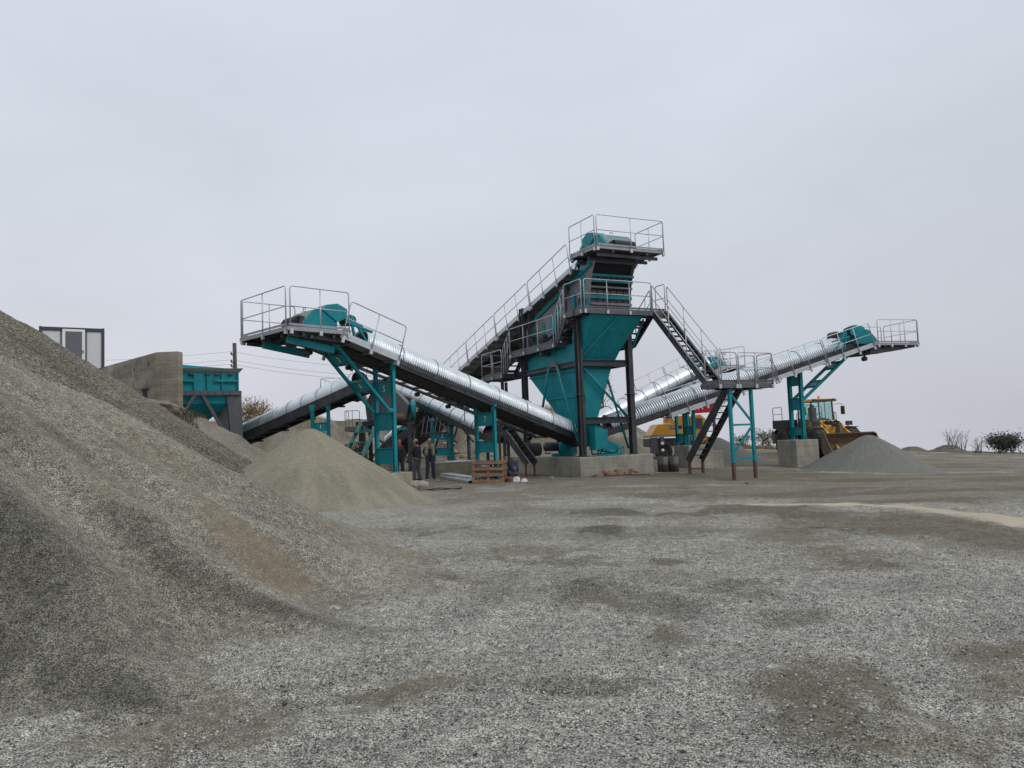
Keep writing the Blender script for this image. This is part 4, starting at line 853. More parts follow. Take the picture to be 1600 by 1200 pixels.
# ------------------------------------------------------------------ concrete, old wall, cabin, feed hopper, crusher, pole
def gzp(x, y): return float(gz(np.array([float(x)]), np.array([float(y)]))[0])
def block(label, c, yaw, sx, sy, z0, z1, mat='concrete', chamf=.0):
    t = MB(); ca, sa = math.cos(yaw), math.sin(yaw)
    t.obox((c[0], c[1], (z0 + z1) / 2), ((ca, sa, 0), (-sa, ca, 0), (0, 0, 1)), (sx / 2, sy / 2, (z1 - z0) / 2))
    o = t.build('concrete_block', M[mat], None, (c[0], c[1], z0)); bevel(o, .025, 2)
    return tag(o, label, 'concrete block', 'concrete footings under the supports')
pl = MB(); pl.prism([tw(-.40, .42, -.25), tw(3.15, .42, -.25), tw(3.15, -6.6, -.25), tw(-.40, -6.6, -.25)], (0, 0, 1.0))
pl = pl.build('concrete_plinth', M['concrete'], None, tuple(tw(1.4, -3, -.2))); bevel(pl, .03, 2); tag(pl, 'long low concrete plinth carrying the screening tower legs', 'plinth')
c = V((-4.30, 26.0, 0)); block('tan concrete block under the left trestle, half buried by the sand cone', (-4.36, 26.0), R_(45), 1.1, 1.5, -.2, .62, 'concrete_warm')
block('tall pale concrete block under the right trestle beside the wheel loader', (13.93, 37.95), R_(15), 1.25, 1.55, -.8, 1.0)
p = gR(4.6, 0, -.34); block('wide concrete block under the low trestle, beside the two steel drums', (p.x + .15, p.y + .1), R_(15), 1.25, 1.5, -.3, .95)
p = gB(6.2, 0, -.34); block('low concrete block behind the lower flight of the steel stairs', (9.55, 38.3), R_(28), .9, 1.3, -.3, .62)
block('short stained concrete block behind the two men, under the smooth conveyor trestle', (-2.75, 35.3), R_(10), 2.3, .8, -.1, .62, 'concrete_old')
block('small concrete footing half hidden at the far foot of the left trestle', (-5.9, 33.8), R_(30), .9, .6, -.1, .75, 'concrete_old')

def old_wall():
    t = thing('retaining_wall', 'weathered board marked concrete retaining wall with a dark drain opening, beside the feed hopper', 'retaining wall', (-17.2, 37.2, 3.5))
    m = MB(); zb, zt = 2.6, 6.43
    A, B, Cc, D = V((-16.12, 37.0, 0)), V((-17.16, 37.0, 0)), V((-23.6, 43.4, 0)), V((-16.12, 41.2, 0))
    out = [A, B, Cc]; inn = [V((-16.12, 37.5, 0)), V((-16.95, 37.5, 0)), V((-23.3, 43.75, 0))]
    poly = out + inn[::-1]
    m.prism([p + V((0, 0, zb)) for p in poly], (0, 0, zt - zb))
    w = m.build('wall', M['concrete_old'], t)
    d = V((-.709, .705, 0)); nrm = V((-.705, -.709, 0))
    c = B + d * 1.55 + V((0, 0, 4.42)); m = MB(); m.obox(c + nrm * .004, (d, nrm, (0, 0, 1)), (.27, .012, .30)); o = m.build('drain_opening', M['rubber'], t)
    m = MB(); m.obox(c + V((0, 0, .36)) + nrm * .05, (d, nrm, (0, 0, 1)), (.56, .09, .05)); m.build('lintel', M['concrete_old'], t)
    for q, z in ((1.0, 6.0), (1.12, 5.9), (3.0, 5.85)): m = MB(); m.obox(B + d * q + nrm * .004 + V((0, 0, z)), (d, nrm, (0, 0, 1)), (.06, .008, .07)); m.build('tie_hole', M['rubber'], t)
    return t
old_wall()
def cabin():
    t = thing('site_cabin', 'white panel site cabin with dark edge frame and glazed door, high at the left', 'cabin', (-26.9, 47.5, 6.7))
    ex = V((.848, .53, 0)); ey = V((-.53, .848, 0)); o = V((-28.17, 45.57, 0)); W, Dp, z0, z1 = 3.45, 2.6, 6.4, 9.37
    P = lambda x, y, z: o + ex * x + ey * y + V((0, 0, z))
    g2 = paint('cabin_panel', (.60, .61, .62), .5, 0, .04); fr = paint('cabin_frame', (.045, .05, .065), .5, 0, .1)
    gl = paint('door_glass', (.12, .13, .14), .08, 0, .1); wh = M['white']
    m = MB(); m.obox(P(W / 2, Dp / 2, (z0 + z1) / 2), (ex, ey, (0, 0, 1)), (W / 2 - .04, Dp / 2 - .04, (z1 - z0) / 2 - .05)); m.build('wall_panel', g2, t)
    m = MB()
    for x in (.07, W - .07):
        for y in (.07, Dp - .07): m.obox(P(x, y, (z0 + z1) / 2), (ex, ey, (0, 0, 1)), (.085, .085, (z1 - z0) / 2 + .03))
    for y in (.07, Dp - .07): m.obox(P(W / 2, y, z1 - .10), (ex, ey, (0, 0, 1)), (W / 2 - .16, .08, .11)); m.obox(P(W / 2, y, z0 + .10), (ex, ey, (0, 0, 1)), (W / 2 - .16, .08, .11))
    for x in (.07, W - .07): m.obox(P(x, Dp / 2, z1 - .10), (ex, ey, (0, 0, 1)), (.08, Dp / 2 - .16, .11))
    m.build('frame', fr, t)
    m = MB(); m.obox(P(1.80, .02, 8.0), (ex, ey, (0, 0, 1)), (.60, .035, 1.28)); d = m.build('door', wh, t)
    m = MB(); m.obox(P(1.80, -.02, 8.48), (ex, ey, (0, 0, 1)), (.44, .012, .66)); m.obox(P(2.02, -.02, 7.45), (ex, ey, (0, 0, 1)), (.22, .012, .36)); m.build('door_glass', gl, d)
    for x in (1.13, 2.47): m = MB(); m.obox(P(x, .02, 7.9), (ex, ey, (0, 0, 1)), (.03, .03, 1.4)); m.build('mullion', fr, t)
    m = MB(); m.obox(P(2.3, -.04, 7.9), (ex, ey, (0, 0, 1)), (.02, .03, .10)); m.build('door_handle', fr, d)
cabin()
def feed_hopper():
    t = thing('feed_hopper', 'teal box feed hopper with flared dusty lip on charcoal legs, right of the concrete wall', 'feed hopper', (-13.55, 38.0, .4))
    x0, x1, y0, y1 = -17.4, -13.55, 38.0, 41.0; zb, zt = 4.46, 5.42
    m = MB(); m.loft([[V((x0, y0, zb)), V((x1, y0, zb)), V((x1, y1, zb)), V((x0, y1, zb))], [V((x0, y0, zt)), V((x1, y0, zt)), V((x1, y1, zt)), V((x0, y1, zt))]], cap=False)
    m.bar((x0 + .1, y0 + .0, zt - .4), (x1 - .1, y0 + .0, zt - .4), .01, .01); bn = m.build('bin', M['teal'], t)
    sm = bn.modifiers.new('s', 'SOLIDIFY'); sm.thickness = .03
    m = MB(); m.prism([(x0, y0 - .03, zt), (x1 + .03, y0 - .03, zt), (x1 + .16, y0 - .22, zt + .20), (x0, y0 - .22, zt + .16)], (0, .03, 0)); m.build('front_lip', paint('dusty_lip', (.34, .325, .28), .8, 0, .2), t)
    m = MB(); m.prism([(x1 + .01, y0 - .03, zt), (x1 + .01, y1, zt), (x1 + .20, y1 + .1, zt + .50), (x1 + .16, y0 - .22, zt + .20)], (.03, 0, .0)); m.prism([(x0 + 1.0, y1, zt), (x1, y1, zt), (x1 + .2, y1 + .12, zt + .50), (x0 + 1.4, y1 + .12, zt + .70), (x0 + .9, y1 + .1, zt + .35)], (0, .03, 0)); m.build('side_lip', M['teal'], t)
    for xa, xb in ((x0 + .02, x0 + 1.62), (x0 + 2.62, x1 - .02)): m = MB(); m.bar((xa, y0 - .07, zt - .45), (xb, y0 - .07, zt - .45), .14, .12); m.build('stiffener', M['teal'], bn)
    for x in (x0 + .04, x0 + 1.64, x0 + 2.28, x0 + 3.0, x1 - .06): m = MB(); m.bar((x, y0 - .07, zb + .03), (x, y0 - .07, zt - .02), .05, .12, (0, 1, 0)); m.build('stiffener', M['teal'], bn)
    for x in (x0 + 1.5, x0 + 2.3, x0 + 2.75, x0 + 3.4): m = MB(); m.ball((x, y0 - .1, zt - .12), (.11, .06, .07), 8, 5); m.bar((x - .14, y0 - .09, zt - .06), (x + .14, y0 - .09, zt - .06), .05, .035); m.build('lip_bracket', M['dark'], bn)
    m = MB(); m.bar((x0, y0 - .05, zb - .13), (x1 + .06, y0 - .05, zb - .13), .16, .22); m.bar((x0, y1, zb - .13), (x1 + .06, y1, zb - .13), .16, .22); m.bar((x1 + .06, y0 + .05, zb - .13), (x1 + .06, y1 - .1, zb - .13), .16, .22)
    for i in range(9): m.bar((x0 + .5 + i * .36, y0 - .145, zb - .22), (x0 + .5 + i * .36, y0 - .145, zb - .04), .02, .03, (0, 1, 0))
    m.build('bearer', M['darkgrey'], t)
    m = MB(); zc = zb - .25; m.loft([[V((x0 + .4, y0 + .1, zc)), V((x1 - .15, y0 + .1, zc)), V((x1 - .15, y1 - .1, zc)), V((x0 + .4, y1 - .1, zc))], [V((x0 + .6, y0 + .15, zc - .42)), V((x1 - .45, y0 + .15, zc - .42)), V((x1 - .45, y1 - .2, zc - .42)), V((x0 + .6, y1 - .2, zc - .42))], [V((-15.75, 39.0, 2.85)), V((-15.05, 39.0, 2.85)), V((-15.05, 40, 2.85)), V((-15.75, 40, 2.85))], [V((-15.75, 39.0, 2.3)), V((-15.05, 39.0, 2.3)), V((-15.05, 40, 2.3)), V((-15.75, 40, 2.3))]])
    m.build('funnel', M['teal'], t)
    for a, b in (((-15.75, y0, zc), (-16.75, y0, 2.5)), ((-15.35, y0, zc), (-13.7, y0 + .2, 1.2)), ((-14.4, y1, zc), (-13.8, y0 + 1.6, 1.4))): m = MB(); m.bar(a, b, .16, .18, (0, 1, 0)); m.build('brace', M['darkgrey'], t)
    for yy in (y0 - .02, y1 - .5):
        m = MB(); m.prism([(x1 - .62, yy, zc + .02), (x1 + .12, yy, zc + .02), (x1 + .20, yy, .3), (x1 - .30, yy, .3)], (0, .32, 0)); m.build('leg', M['darkgrey'], t)
    m = MB(); m.prism([(x0 + .1, y1 - .4, zc), (x0 + .6, y1 - .4, zc), (x0 + .6, y1 - .4, .5), (x0 + .1, y1 - .4, .5)], (0, .3, 0)); m.build('leg', M['darkgrey'], t)
    m = MB(); m.box((-15.5, 38.7, 2.0), (-14.5, 40.2, 2.35)); m.build('outlet_box', M['dark'], t)
    t.rotation_euler.z = R_(30); t.location = (-14.44, 40.5, .62)
feed_hopper()
def crusher():
    t = thing('crusher', 'grey and teal crusher on a dark braced frame, half hidden behind the left ribbed conveyor', 'crusher', (-7.4, 46.5, .4))
    X = (-8.9, -6.0); Y = (45.4, 48.4); zf = 3.2
    for x in X:
        for y in Y: m = MB(); m.ibar((x, y, gzp(x, y) - .1), (x, y, zf), .22, .22, (0, 1, 0)); m.build('leg', M['dark'], t)
    m = MB()
    for y in Y: m.ibar((X[0] - .3, y, zf + .1), (X[1] + .3, y, zf + .1), .2, .24)
    for x in X: m.ibar((x, Y[0] + .12, zf + .1), (x, Y[1] - .12, zf + .1), .2, .22)
    m.build('base_frame', M['dark'], t)
    for a, b in (((X[0] + .1, 45.4, .9), (X[1] - .1, 45.4, zf - .1)), ((X[1] - .1, 45.4, .9), (X[0] + .1, 45.4, zf - .1)), ((X[1], 45.5, .9), (X[1], 48.3, zf - .1))): strut(t, a, b, .06, 'dark')
    m = MB(); m.prism([(-8.6, 45.8, zf + .25), (-6.3, 45.8, zf + .25), (-6.1, 45.8, 4.4), (-6.8, 45.8, 5.2), (-8.3, 45.8, 5.2), (-8.7, 45.8, 4.5)], (0, 2.2, 0)); b = m.build('body', M['darkgrey'], t); bevel(b, .04)
    for x in (-8.3, -7.6, -6.9): m = MB(); m.bar((x, 45.76, zf + .3), (x, 45.76, 5.0), .06, .10, (0, 1, 0)); m.build('rib', M['darkgrey'], b)
    m = MB(); m.loft([[V((-9.1, 45.3, 5.2)), V((-7.7, 45.3, 5.2)), V((-7.7, 46.6, 5.2)), V((-9.1, 46.6, 5.2))], [V((-9.2, 45.2, 5.9)), V((-7.6, 45.2, 5.9)), V((-7.6, 46.7, 5.9)), V((-9.2, 46.7, 5.9))]]); m.build('feed_chute', M['darkgrey'], t)
    m = MB(); m.lathe((-6.05, 46.9, 4.1), (1, 0, 0), [(0, .1), (.02, .62), (.22, .62), (.24, .1)], 26); m.build('flywheel', M['teal'], t)
    m = MB(); m.lathe((-7.0, 45.0, 3.55), (1, 0, 0), [(0, .1), (.02, .26), (.7, .26), (.75, .08)], 14); m.build('motor', M['rust'], t)
    m = MB(); m.bar((-8.9, 45.2, 2.9), (-6.1, 45.2, 2.9), .5, .12); m.build('teal_beam', M['teal'], t)
    P = flat_platform(t, (-8.9, 44.9), V((1, 0, 0)), V((0, 1, 0)), -2.2, .0, 0, 2.6, 4.95, 'service_platform', None, .18, 'railgrey')
    rail_panel(t, P(-2.2, -.03, 4.95), P(-.1, -.03, 4.95), 1, 1.1); rail_panel(t, P(-2.24, .05, 4.95), P(-2.24, 2.5, 4.95), 1, 1.1)
    P = flat_platform(t, (-9.9, 47.6), V((1, 0, 0)), V((0, 1, 0)), -.4, .9, 0, 1.2, 3.1, 'service_platform', None, .18, 'railgrey')
    rail_panel(t, P(-.4, -.03, 3.1), P(.5, -.03, 3.1), 1, 1.1); rail_panel(t, P(-.42, .05, 3.1), P(-.42, 1.1, 3.1), 1, 1.1)
    # broad teal steps down to the yard
    a, b = V((-8.7, 44.5, 3.35)), V((-9.8, 42.6, .45)); wd = V((1.0, -.35, 0)).normalized()
    for k in (0, 1): m = MB(); m.bar(a + wd * (1.15 * k), b + wd * (1.15 * k), .10, .22); m.build('stringer', M['teal_dull'], t)
    for i in range(1, 5): p = a.lerp(b, i / 5); m = MB(); m.bar(p, p + wd * 1.12, .55, .05); m.build('tread', M['teal_dull'], t)
    m = MB(); m.bar((-8.3, 44.3, .1), (-8.55, 44.4, 3.1), .12, .12); m.build('leg', M['darkgrey'], t)
    # light mesh guard towards the feed conveyor
    for i in range(7): m = MB(); m.bar((-5.4 + i * .26, 46.2, 2.4), (-5.4 + i * .26 + .22, 46.2, 3.6), .03, .03, (0, 1, 0)); m.build('guard_bar', M['railgrey'], t)
    m = MB(); m.bar((-5.45, 46.16, 3.3), (-3.65, 46.16, 3.3), .03, .08); m.bar((-5.45, 46.16, 2.6), (-3.75, 46.16, 2.6), .03, .08); m.build('guard_rail', M['dark'], t)
    t.location = (-6.55, 40.4, .15); t.scale = (.86, .86, .86)
crusher()
def pole():
    t = thing('utility_pole', 'thin dark utility pole with small side pegs beyond the feed hopper', 'utility pole', (-25.3, 70, 2))
    m = MB(); m.tube([(-25.2, 70, 1.0), (-25.32, 70, 11.3)], .19, 10, radii=[.24, .17]); m.build('mast', paint('old_wood', (.085, .075, .07), .9, 0, .2), t)
    for z in (10.2, 9.5, 9.1): m = MB(); m.bar((-25.55, 69.8, z), (-25.25, 69.8, z), .07, .10); m.lathe((-25.55, 69.8, z + .03), (0, 0, 1), [(0, .05), (.05, .09), (.2, .07), (.22, .02)], 8); m.build('insulator', M['dark'], t)
    for i, (z, lb) in enumerate(((10.3, 'topmost thin overhead wire crossing the sky behind the left conveyor'), (9.55, 'middle thin overhead wire crossing the sky behind the left conveyor'), (9.15, 'lowest thin overhead wire crossing the sky behind the left conveyor'))):
        m = MB(); pts = []
        A, B, Cc = V((-70, 86, z + 3.5)), V((-25.5, 69.8, z + .2)), V((0, 66, z - 2.2))
        for a, b in ((A, B), (B, Cc)):
            for k in range(13):
                s = k / 12; p = a.lerp(b, s); p.z -= 4 * s * (1 - s) * .9
                if not (pts and k == 0): pts.append(p)
        m.tube(pts, .011, 5); tag(m.build('power_line', M['dark'], None, tuple(B)), lb, 'overhead wire', 'overhead wires from the pole')
pole()

# ------------------------------------------------------------------ vehicles
M['yellow'] = paint('yellow_paint', (.68, .36, .03), .45, 0, .14, .30, (.36, .3, .2), grime=.18)
M['orange'] = paint('crane_yellow', (.62, .30, .03), .4, 0, .10, .25, grime=.15)
M['brown_steel'] = paint('worn_bucket_steel', (.14, .095, .06), .65, .2, .3, .5, (.26, .2, .14), bump=.2, grime=.4)
M['red'] = paint('red_paint', (.55, .02, .03), .4, 0, .12, .1)
M['tyre'] = paint('tyre_rubber', (.030, .029, .028), .85, 0, .3, .55, (.22, .19, .15), grime=.35)
def glass_mat(name, tint):
    m, nt, b = new_mat(name); N = nt.nodes.new; L = nt.links.new; out = nt.nodes['Material Output']
    tr = N('ShaderNodeBsdfTransparent'); tr.inputs[0].default_value = (*tint, 1); gl = N('ShaderNodeBsdfGlossy'); gl.inputs['Roughness'].default_value = .03
    lw = N('ShaderNodeLayerWeight'); lw.inputs[0].default_value = .25; fr = N('ShaderNodeMath'); fr.operation = 'MULTIPLY_ADD'; fr.inputs[1].default_value = .5; fr.inputs[2].default_value = .03; L(lw.outputs['Facing'], fr.inputs[0]); mx = N('ShaderNodeMixShader'); L(fr.outputs[0], mx.inputs[0]); L(tr.outputs[0], mx.inputs[1]); L(gl.outputs[0], mx.inputs[2]); L(mx.outputs[0], out.inputs['Surface']); return m
M['glass'] = glass_mat('tinted_cab_glass', (.84, .955, .935))
def wheel(t, c, axis, R, w, rimmat, name='wheel', lugs=26, n=40):
    """tyre with chevron lugs on a dished rim; the wheel part is the hub, tyre and rim hang from it"""
    c = V(c); ax = V(axis).normalized(); h = w / 2
    hub = MB(); hub.lathe(c, ax, [(-h * .7, .02), (-h * .7, R * .20), (h * .55, R * .20), (h * .75, R * .13), (h * .76, .02)], 16); hb = hub.build(name, M[rimmat], t)
    ty = MB(); ty.lathe(c, ax, [(-h * .72, R * .56), (-h * .92, R * .66), (-h, R * .80), (-h * .94, R * .92), (-h * .74, R * .975), (h * .74, R * .975), (h * .94, R * .92), (h, R * .80), (h * .92, R * .66), (h * .72, R * .56)], n)
    ref = V((0, 0, 1)); a = ax.cross(ref).normalized(); b = ax.cross(a)
    for i in range(lugs):
        for s in (-1, 1):
            an = 2 * math.pi * (i + (.5 if s > 0 else 0)) / lugs; an2 = an + .10
            d1 = a * math.cos(an) + b * math.sin(an); d2 = a * math.cos(an2) + b * math.sin(an2); tg = ax.cross(d1)
            p0 = c + d1 * (R * .985) + ax * (s * h * .02); p1 = c + d2 * (R * .975) + ax * (s * h * .80); p2 = c + d2 * (R * .90) + ax * (s * h * .99)
            ty.bar(p0, p1, R * .10, R * .055, d1); ty.bar(p1, p2, R * .10, R * .05, d2)
    ty.build('tyre', M['tyre'], hb)
    rm = MB(); rm.lathe(c, ax, [(-h * .68, R * .57), (-h * .6, R * .50), (h * .15, R * .46), (h * .2, R * .22), (h * .26, R * .22), (h * .22, R * .47), (h * .66, R * .57)], 28); rm.build('rim', M[rimmat], hb)
    return hb
def loader():
    base = V((18.30, 46.6, gzp(18.4, 45.8) - .04)); f = V((.16, -.987, 0)).normalized(); r = V((-f.y, f.x, 0)) * -1
    r = V((f.y, -f.x, 0))          # operator's right
    P = lambda x, y, z: base + r * x + f * y + V((0, 0, z))
    t = thing('wheel_loader', 'dusty yellow wheel loader facing the camera, its bucket lowered behind the grey grit cone', 'wheel loader', base)
    ax3 = (r, f, V((0, 0, 1)))
    for x in (-1.0, 1.0):
        for y in (-1.65, 1.6): wheel(t, P(x, y, .86), r * (1 if x > 0 else -1), .88, .66, 'yellow')
    m = MB(); m.obox(P(0, -1.5, 1.0), ax3, (.48, 1.3, .30)); m.obox(P(0, 1.2, .95), ax3, (.45, .95, .30)); m.obox(P(0, -.1, .9), ax3, (.22, .35, .22))
    m.cyl(P(-.75, -1.65, .8), P(.75, -1.65, .8), .18, 10); m.cyl(P(-.75, 1.6, .8), P(.75, 1.6, .8), .18, 10); m.build('chassis', M['dark'], t)
    m = MB(); m.prism([P(-.78, -3.0, 1.25), P(-.78, -.75, 1.25), P(-.78, -.75, 2.05), P(-.78, -2.6, 1.98), P(-.78, -3.0, 1.75)], r * 1.56); b = bevel(m.build('engine_hood', M['yellow'], t), .06, 3)
    m = MB(); m.obox(P(0, -3.05, 1.2), ax3, (1.1, .25, .38)); bevel(m.build('counterweight', M['dark'], t), .05)
    for s in (-1, 1):
        m = MB(); m.obox(P(s * 1.05, -1.7, 1.98), ax3, (.30, .95, .26)); bevel(m.build('side_box', M['rubber'], t), .03)
        m = MB(); m.prism([P(s * 1.32, -.55, 1.3), P(s * 1.32, -1.0, 1.72), P(s * 1.32, -2.3, 1.72), P(s * 1.32, -2.7, 1.45), P(s * 1.32, -2.3, 1.66), P(s * 1.32, -1.0, 1.66)], r * (-s * .64)); m.build('rear_fender', M['dark'], t)
        m = MB(); m.prism([P(s * 1.32, .75, 1.35), P(s * 1.32, 1.1, 1.72), P(s * 1.32, 2.1, 1.72), P(s * 1.32, 2.1, 1.67), P(s * 1.32, 1.12, 1.67), P(s * 1.32, .80, 1.33)], r * (-s * .64)); m.build('front_fender', M['darkgrey'], t)
        # handrails beside hood and cab
        m = MB(); m.tube([P(s * 1.3, -2.6, 2.2), P(s * 1.3, -2.6, 2.95), P(s * 1.3, -2.5, 3.02), P(s * 1.3, -1.6, 3.02), P(s * 1.3, -1.5, 2.95), P(s * 1.3, -1.5, 2.2)], .022, 6); m.tube([P(s * 1.3, -2.6, 2.6), P(s * 1.3, -1.5, 2.6)], .018, 6); m.build('handrail', M['dark'], t)
        m = MB(); m.tube([P(s * 1.25, .1, 1.75), P(s * 1.25, .1, 2.55), P(s * 1.15, .2, 2.6), P(s * .85, .55, 2.6), P(s * .85, .55, 1.8)], .02, 6); m.tube([P(s * 1.25, .1, 2.15), P(s * .85, .55, 2.15)], .016, 6); m.build('handrail', M['dark'], t)
        m = MB(); m.obox(P(s * 1.05, .1, 1.5), ax3, (.28, .55, .08)); m.obox(P(s * 1.1, -.1, 1.1), ax3, (.22, .2, .04)); m.bar(P(s * 1.28, .1, 1.45), P(s * 1.28, .05, .7), .05, .05); m.build('step', M['darkgrey'], t)
    m = MB(); m.obox(P(-.98, .05, 1.75), ax3, (.02, .3, .12)); m.build('decal', M['yellow'], t)
    # cab
    w, y0, y1, z0, z1 = .70, -.72, .78, 1.62, 3.22
    m = MB()
    for x in (-w, w):
        for y in (y0, y1): m.bar(P(x * (1 if y == y0 else .92), y, z0), P(x * .94, y - (.08 if y > 0 else 0), z1), .06, .08, f)
        m.bar(P(x, -.1, z0), P(x * .95, -.1, z1), .03, .05, f)
    m.bar(P(-w, y1, z0 + .06), P(w, y1, z0 + .06), .1, .14); m.bar(P(-w, y0, z0 + .06), P(w, y0, z0 + .06), .1, .14); m.build('cab_frame', M['dark'], t)
    m = MB(); m.obox(P(0, .02, z0 + .02), ax3, (w, .78, .05)); m.obox(P(w * .97, -.4, z0 + .35), ax3, (.03, .3, .32)); m.obox(P(-w * .97, -.4, z0 + .35), ax3, (.03, .3, .32)); m.build('cab_floor', M['dark'], t)
    m = MB(); m.prism([P(-w * .90, y1 - .01, z0 + .18), P(w * .90, y1 - .01, z0 + .18), P(w * .88, y1 - .08, z1 - .05), P(-w * .88, y1 - .08, z1 - .05)], f * .012); m.build('windscreen', M['glass'], t)
    m = MB(); m.prism([P(-w * .95, y0, z0 + .5), P(w * .95, y0, z0 + .5), P(w * .93, y0, z1 - .05), P(-w * .93, y0, z1 - .05)], f * .012); m.build('rear_window', M['glass'], t)
    for s in (-1, 1): m = MB(); m.prism([P(s * w, y0 + .08, z0 + .65), P(s * w, -.16, z0 + .65), P(s * w * .95, -.16, z1 - .05), P(s * w * .95, y0 + .08, z1 - .05)], r * .01); m.prism([P(s * w, -.04, z0 + .15), P(s * w * .95, y1 - .1, z0 + .15), P(s * w * .92, y1 - .14, z1 - .05), P(s * w * .95, -.04, z1 - .05)], r * .01); m.build('side_window', M['glass'], t)
    m = MB(); m.obox(P(0, 0, z1 + .07), ax3, (.88, .92, .085)); rf = bevel(m.build('cab_roof', M['yellow'], t), .05, 3)
    m = MB(); m.obox(P(0, .925, z1 + .07), ax3, (.45, .012, .05)); m.build('sign_plate', M['dark'], rf)
    m = MB(); m.lathe(P(-.45, -.3, z1 + .15), (0, 0, 1), [(0, .09), (.05, .09), (.06, .075), (.18, .07), (.22, .02)], 12); m.build('beacon', paint('amber_lens', (.55, .17, .03), .3), rf)
    for x in (-.6, .6): m = MB(); m.obox(P(x, .95, z1 + .08), ax3, (.10, .05, .06)); m.build('work_light', M['dark'], rf)
    m = MB(); m.obox(P(-.1, -.25, 2.12), ax3, (.24, .26, .09)); m.obox(P(-.1, -.5, 2.5), ax3, (.24, .09, .42)); m.obox(P(-.1, -.52, 2.98), ax3, (.13, .05, .10)); bevel(m.build('seat', M['rubber'], t), .04, 2)
    m = MB(); m.bar(P(-.1, .45, z0), P(-.1, .25, 2.35), .08, .08); st = [P(-.1, .2, 2.38) + r * (.19 * math.cos(a)) + (f * .7 + V((0, 0, .7))).normalized() * (.19 * math.sin(a)) for a in np.linspace(0, 2 * math.pi, 17)]; m.tube(st, .016, 6); m.build('steering_wheel', M['rubber'], t)
    for s in (-1, 1):
        m = MB(); m.tube([P(s * .74, .72, 3.05), P(s * 1.18, .85, 3.05), P(s * 1.22, .85, 2.95)], .016, 6); m.obox(P(s * 1.22, .86, 2.68), ax3, (.10, .05, .24)); m.build('mirror', M['rubber'], t)
    # front frame, lift arms, linkage
    m = MB(); m.prism([P(-.5, .85, 1.2), P(-.5, .85, 1.95), P(-.5, 1.25, 2.12), P(-.5, 1.8, 1.8), P(-.5, 1.9, 1.2)], r * 1.0); bevel(m.build('front_frame', M['yellow'], t), .04)
    for s in (-1, 1):
        m = MB(); m.prism([P(s * .58, 1.0, 2.02), P(s * .58, 1.35, 2.0), P(s * .58, 2.35, 1.35), P(s * .58, 3.25, .52), P(s * .58, 3.05, .28), P(s * .58, 2.1, .95), P(s * .58, 1.05, 1.62)], r * (s * .13)); m.build('lift_arm', M['yellow'], t)
        m = MB(); m.tube([P(s * .38, .9, 1.15), P(s * .42, 2.2, 1.05)], .08, 10); m.tube([P(s * .42, 2.2, 1.05), P(s * .45, 2.6, 1.02)], .045, 8); m.build('lift_cylinder', M['dark'], t)
    m = MB(); m.bar(P(-.62, 2.35, 1.15), P(.62, 2.35, 1.15), .22, .22); m.prism([P(-.09, 1.9, 1.0), P(-.09, 2.2, 1.95), P(-.09, 2.45, 1.95), P(-.09, 2.6, 1.2), P(-.09, 3.0, .72), P(-.09, 2.9, .6)], r * .18); m.tube([P(0, 1.2, 1.85), P(0, 2.3, 1.85)], .10, 10); m.build('bell_crank', M['brown_steel'], t)
    m = MB(); m.obox(P(.0, 1.5, 1.98), ax3, (.42, .25, .08)); m.tube([P(-.3, 1.0, 1.9), P(-.25, 1.7, 2.12), P(-.2, 2.2, 1.75)], .03, 6); m.tube([P(.3, 1.0, 1.9), P(.2, 1.7, 2.15), P(.15, 2.3, 1.8)], .03, 6); m.build('hydraulic_hose', M['rubber'], t)
    for s in (-1, 1): m = MB(); m.obox(P(s * .98, 1.75, 1.92), ax3, (.16, .10, .12)); m.bar(P(s * .98, 1.65, 1.72), P(s * .98, 1.65, 1.85), .05, .05); m.build('headlight', M['dark'], t)
    # bucket: curved shell with end plates and cutting edge
    prof = [(4.25, .12), (3.7, .10), (3.25, .16), (3.02, .42), (3.0, .80), (3.12, 1.12), (3.36, 1.34)]; th = [(a - .035, b - .05) if i < 3 else (a - .05, b) for i, (a, b) in enumerate(prof)]
    m = MB(); m.prism([P(-1.5, a, b) for a, b in prof] + [P(-1.5, a, b) for a, b in reversed([(p[0] - .05, p[1] - .04) for p in prof])], r * 3.0); bk = m.build('bucket', M['brown_steel'], t)
    for s in (-1, 1): m = MB(); m.prism([P(s * 1.5, a, b) for a, b in prof] + [P(s * 1.5, 3.9, .55)], r * (s * .04)); m.build('bucket_side', M['brown_steel'], bk)
    m = MB(); m.bar(P(-1.56, 4.3, .10), P(1.56, 4.3, .10), .25, .04); m.build('cutting_edge', M['dark'], bk)
    m = MB(); m.bar(P(-1.45, 3.30, 1.37), P(1.45, 3.30, 1.37), .10, .06); m.build('spill_guard', M['brown_steel'], bk)
    t.scale = (1.03, 1.03, 1.03)
loader()
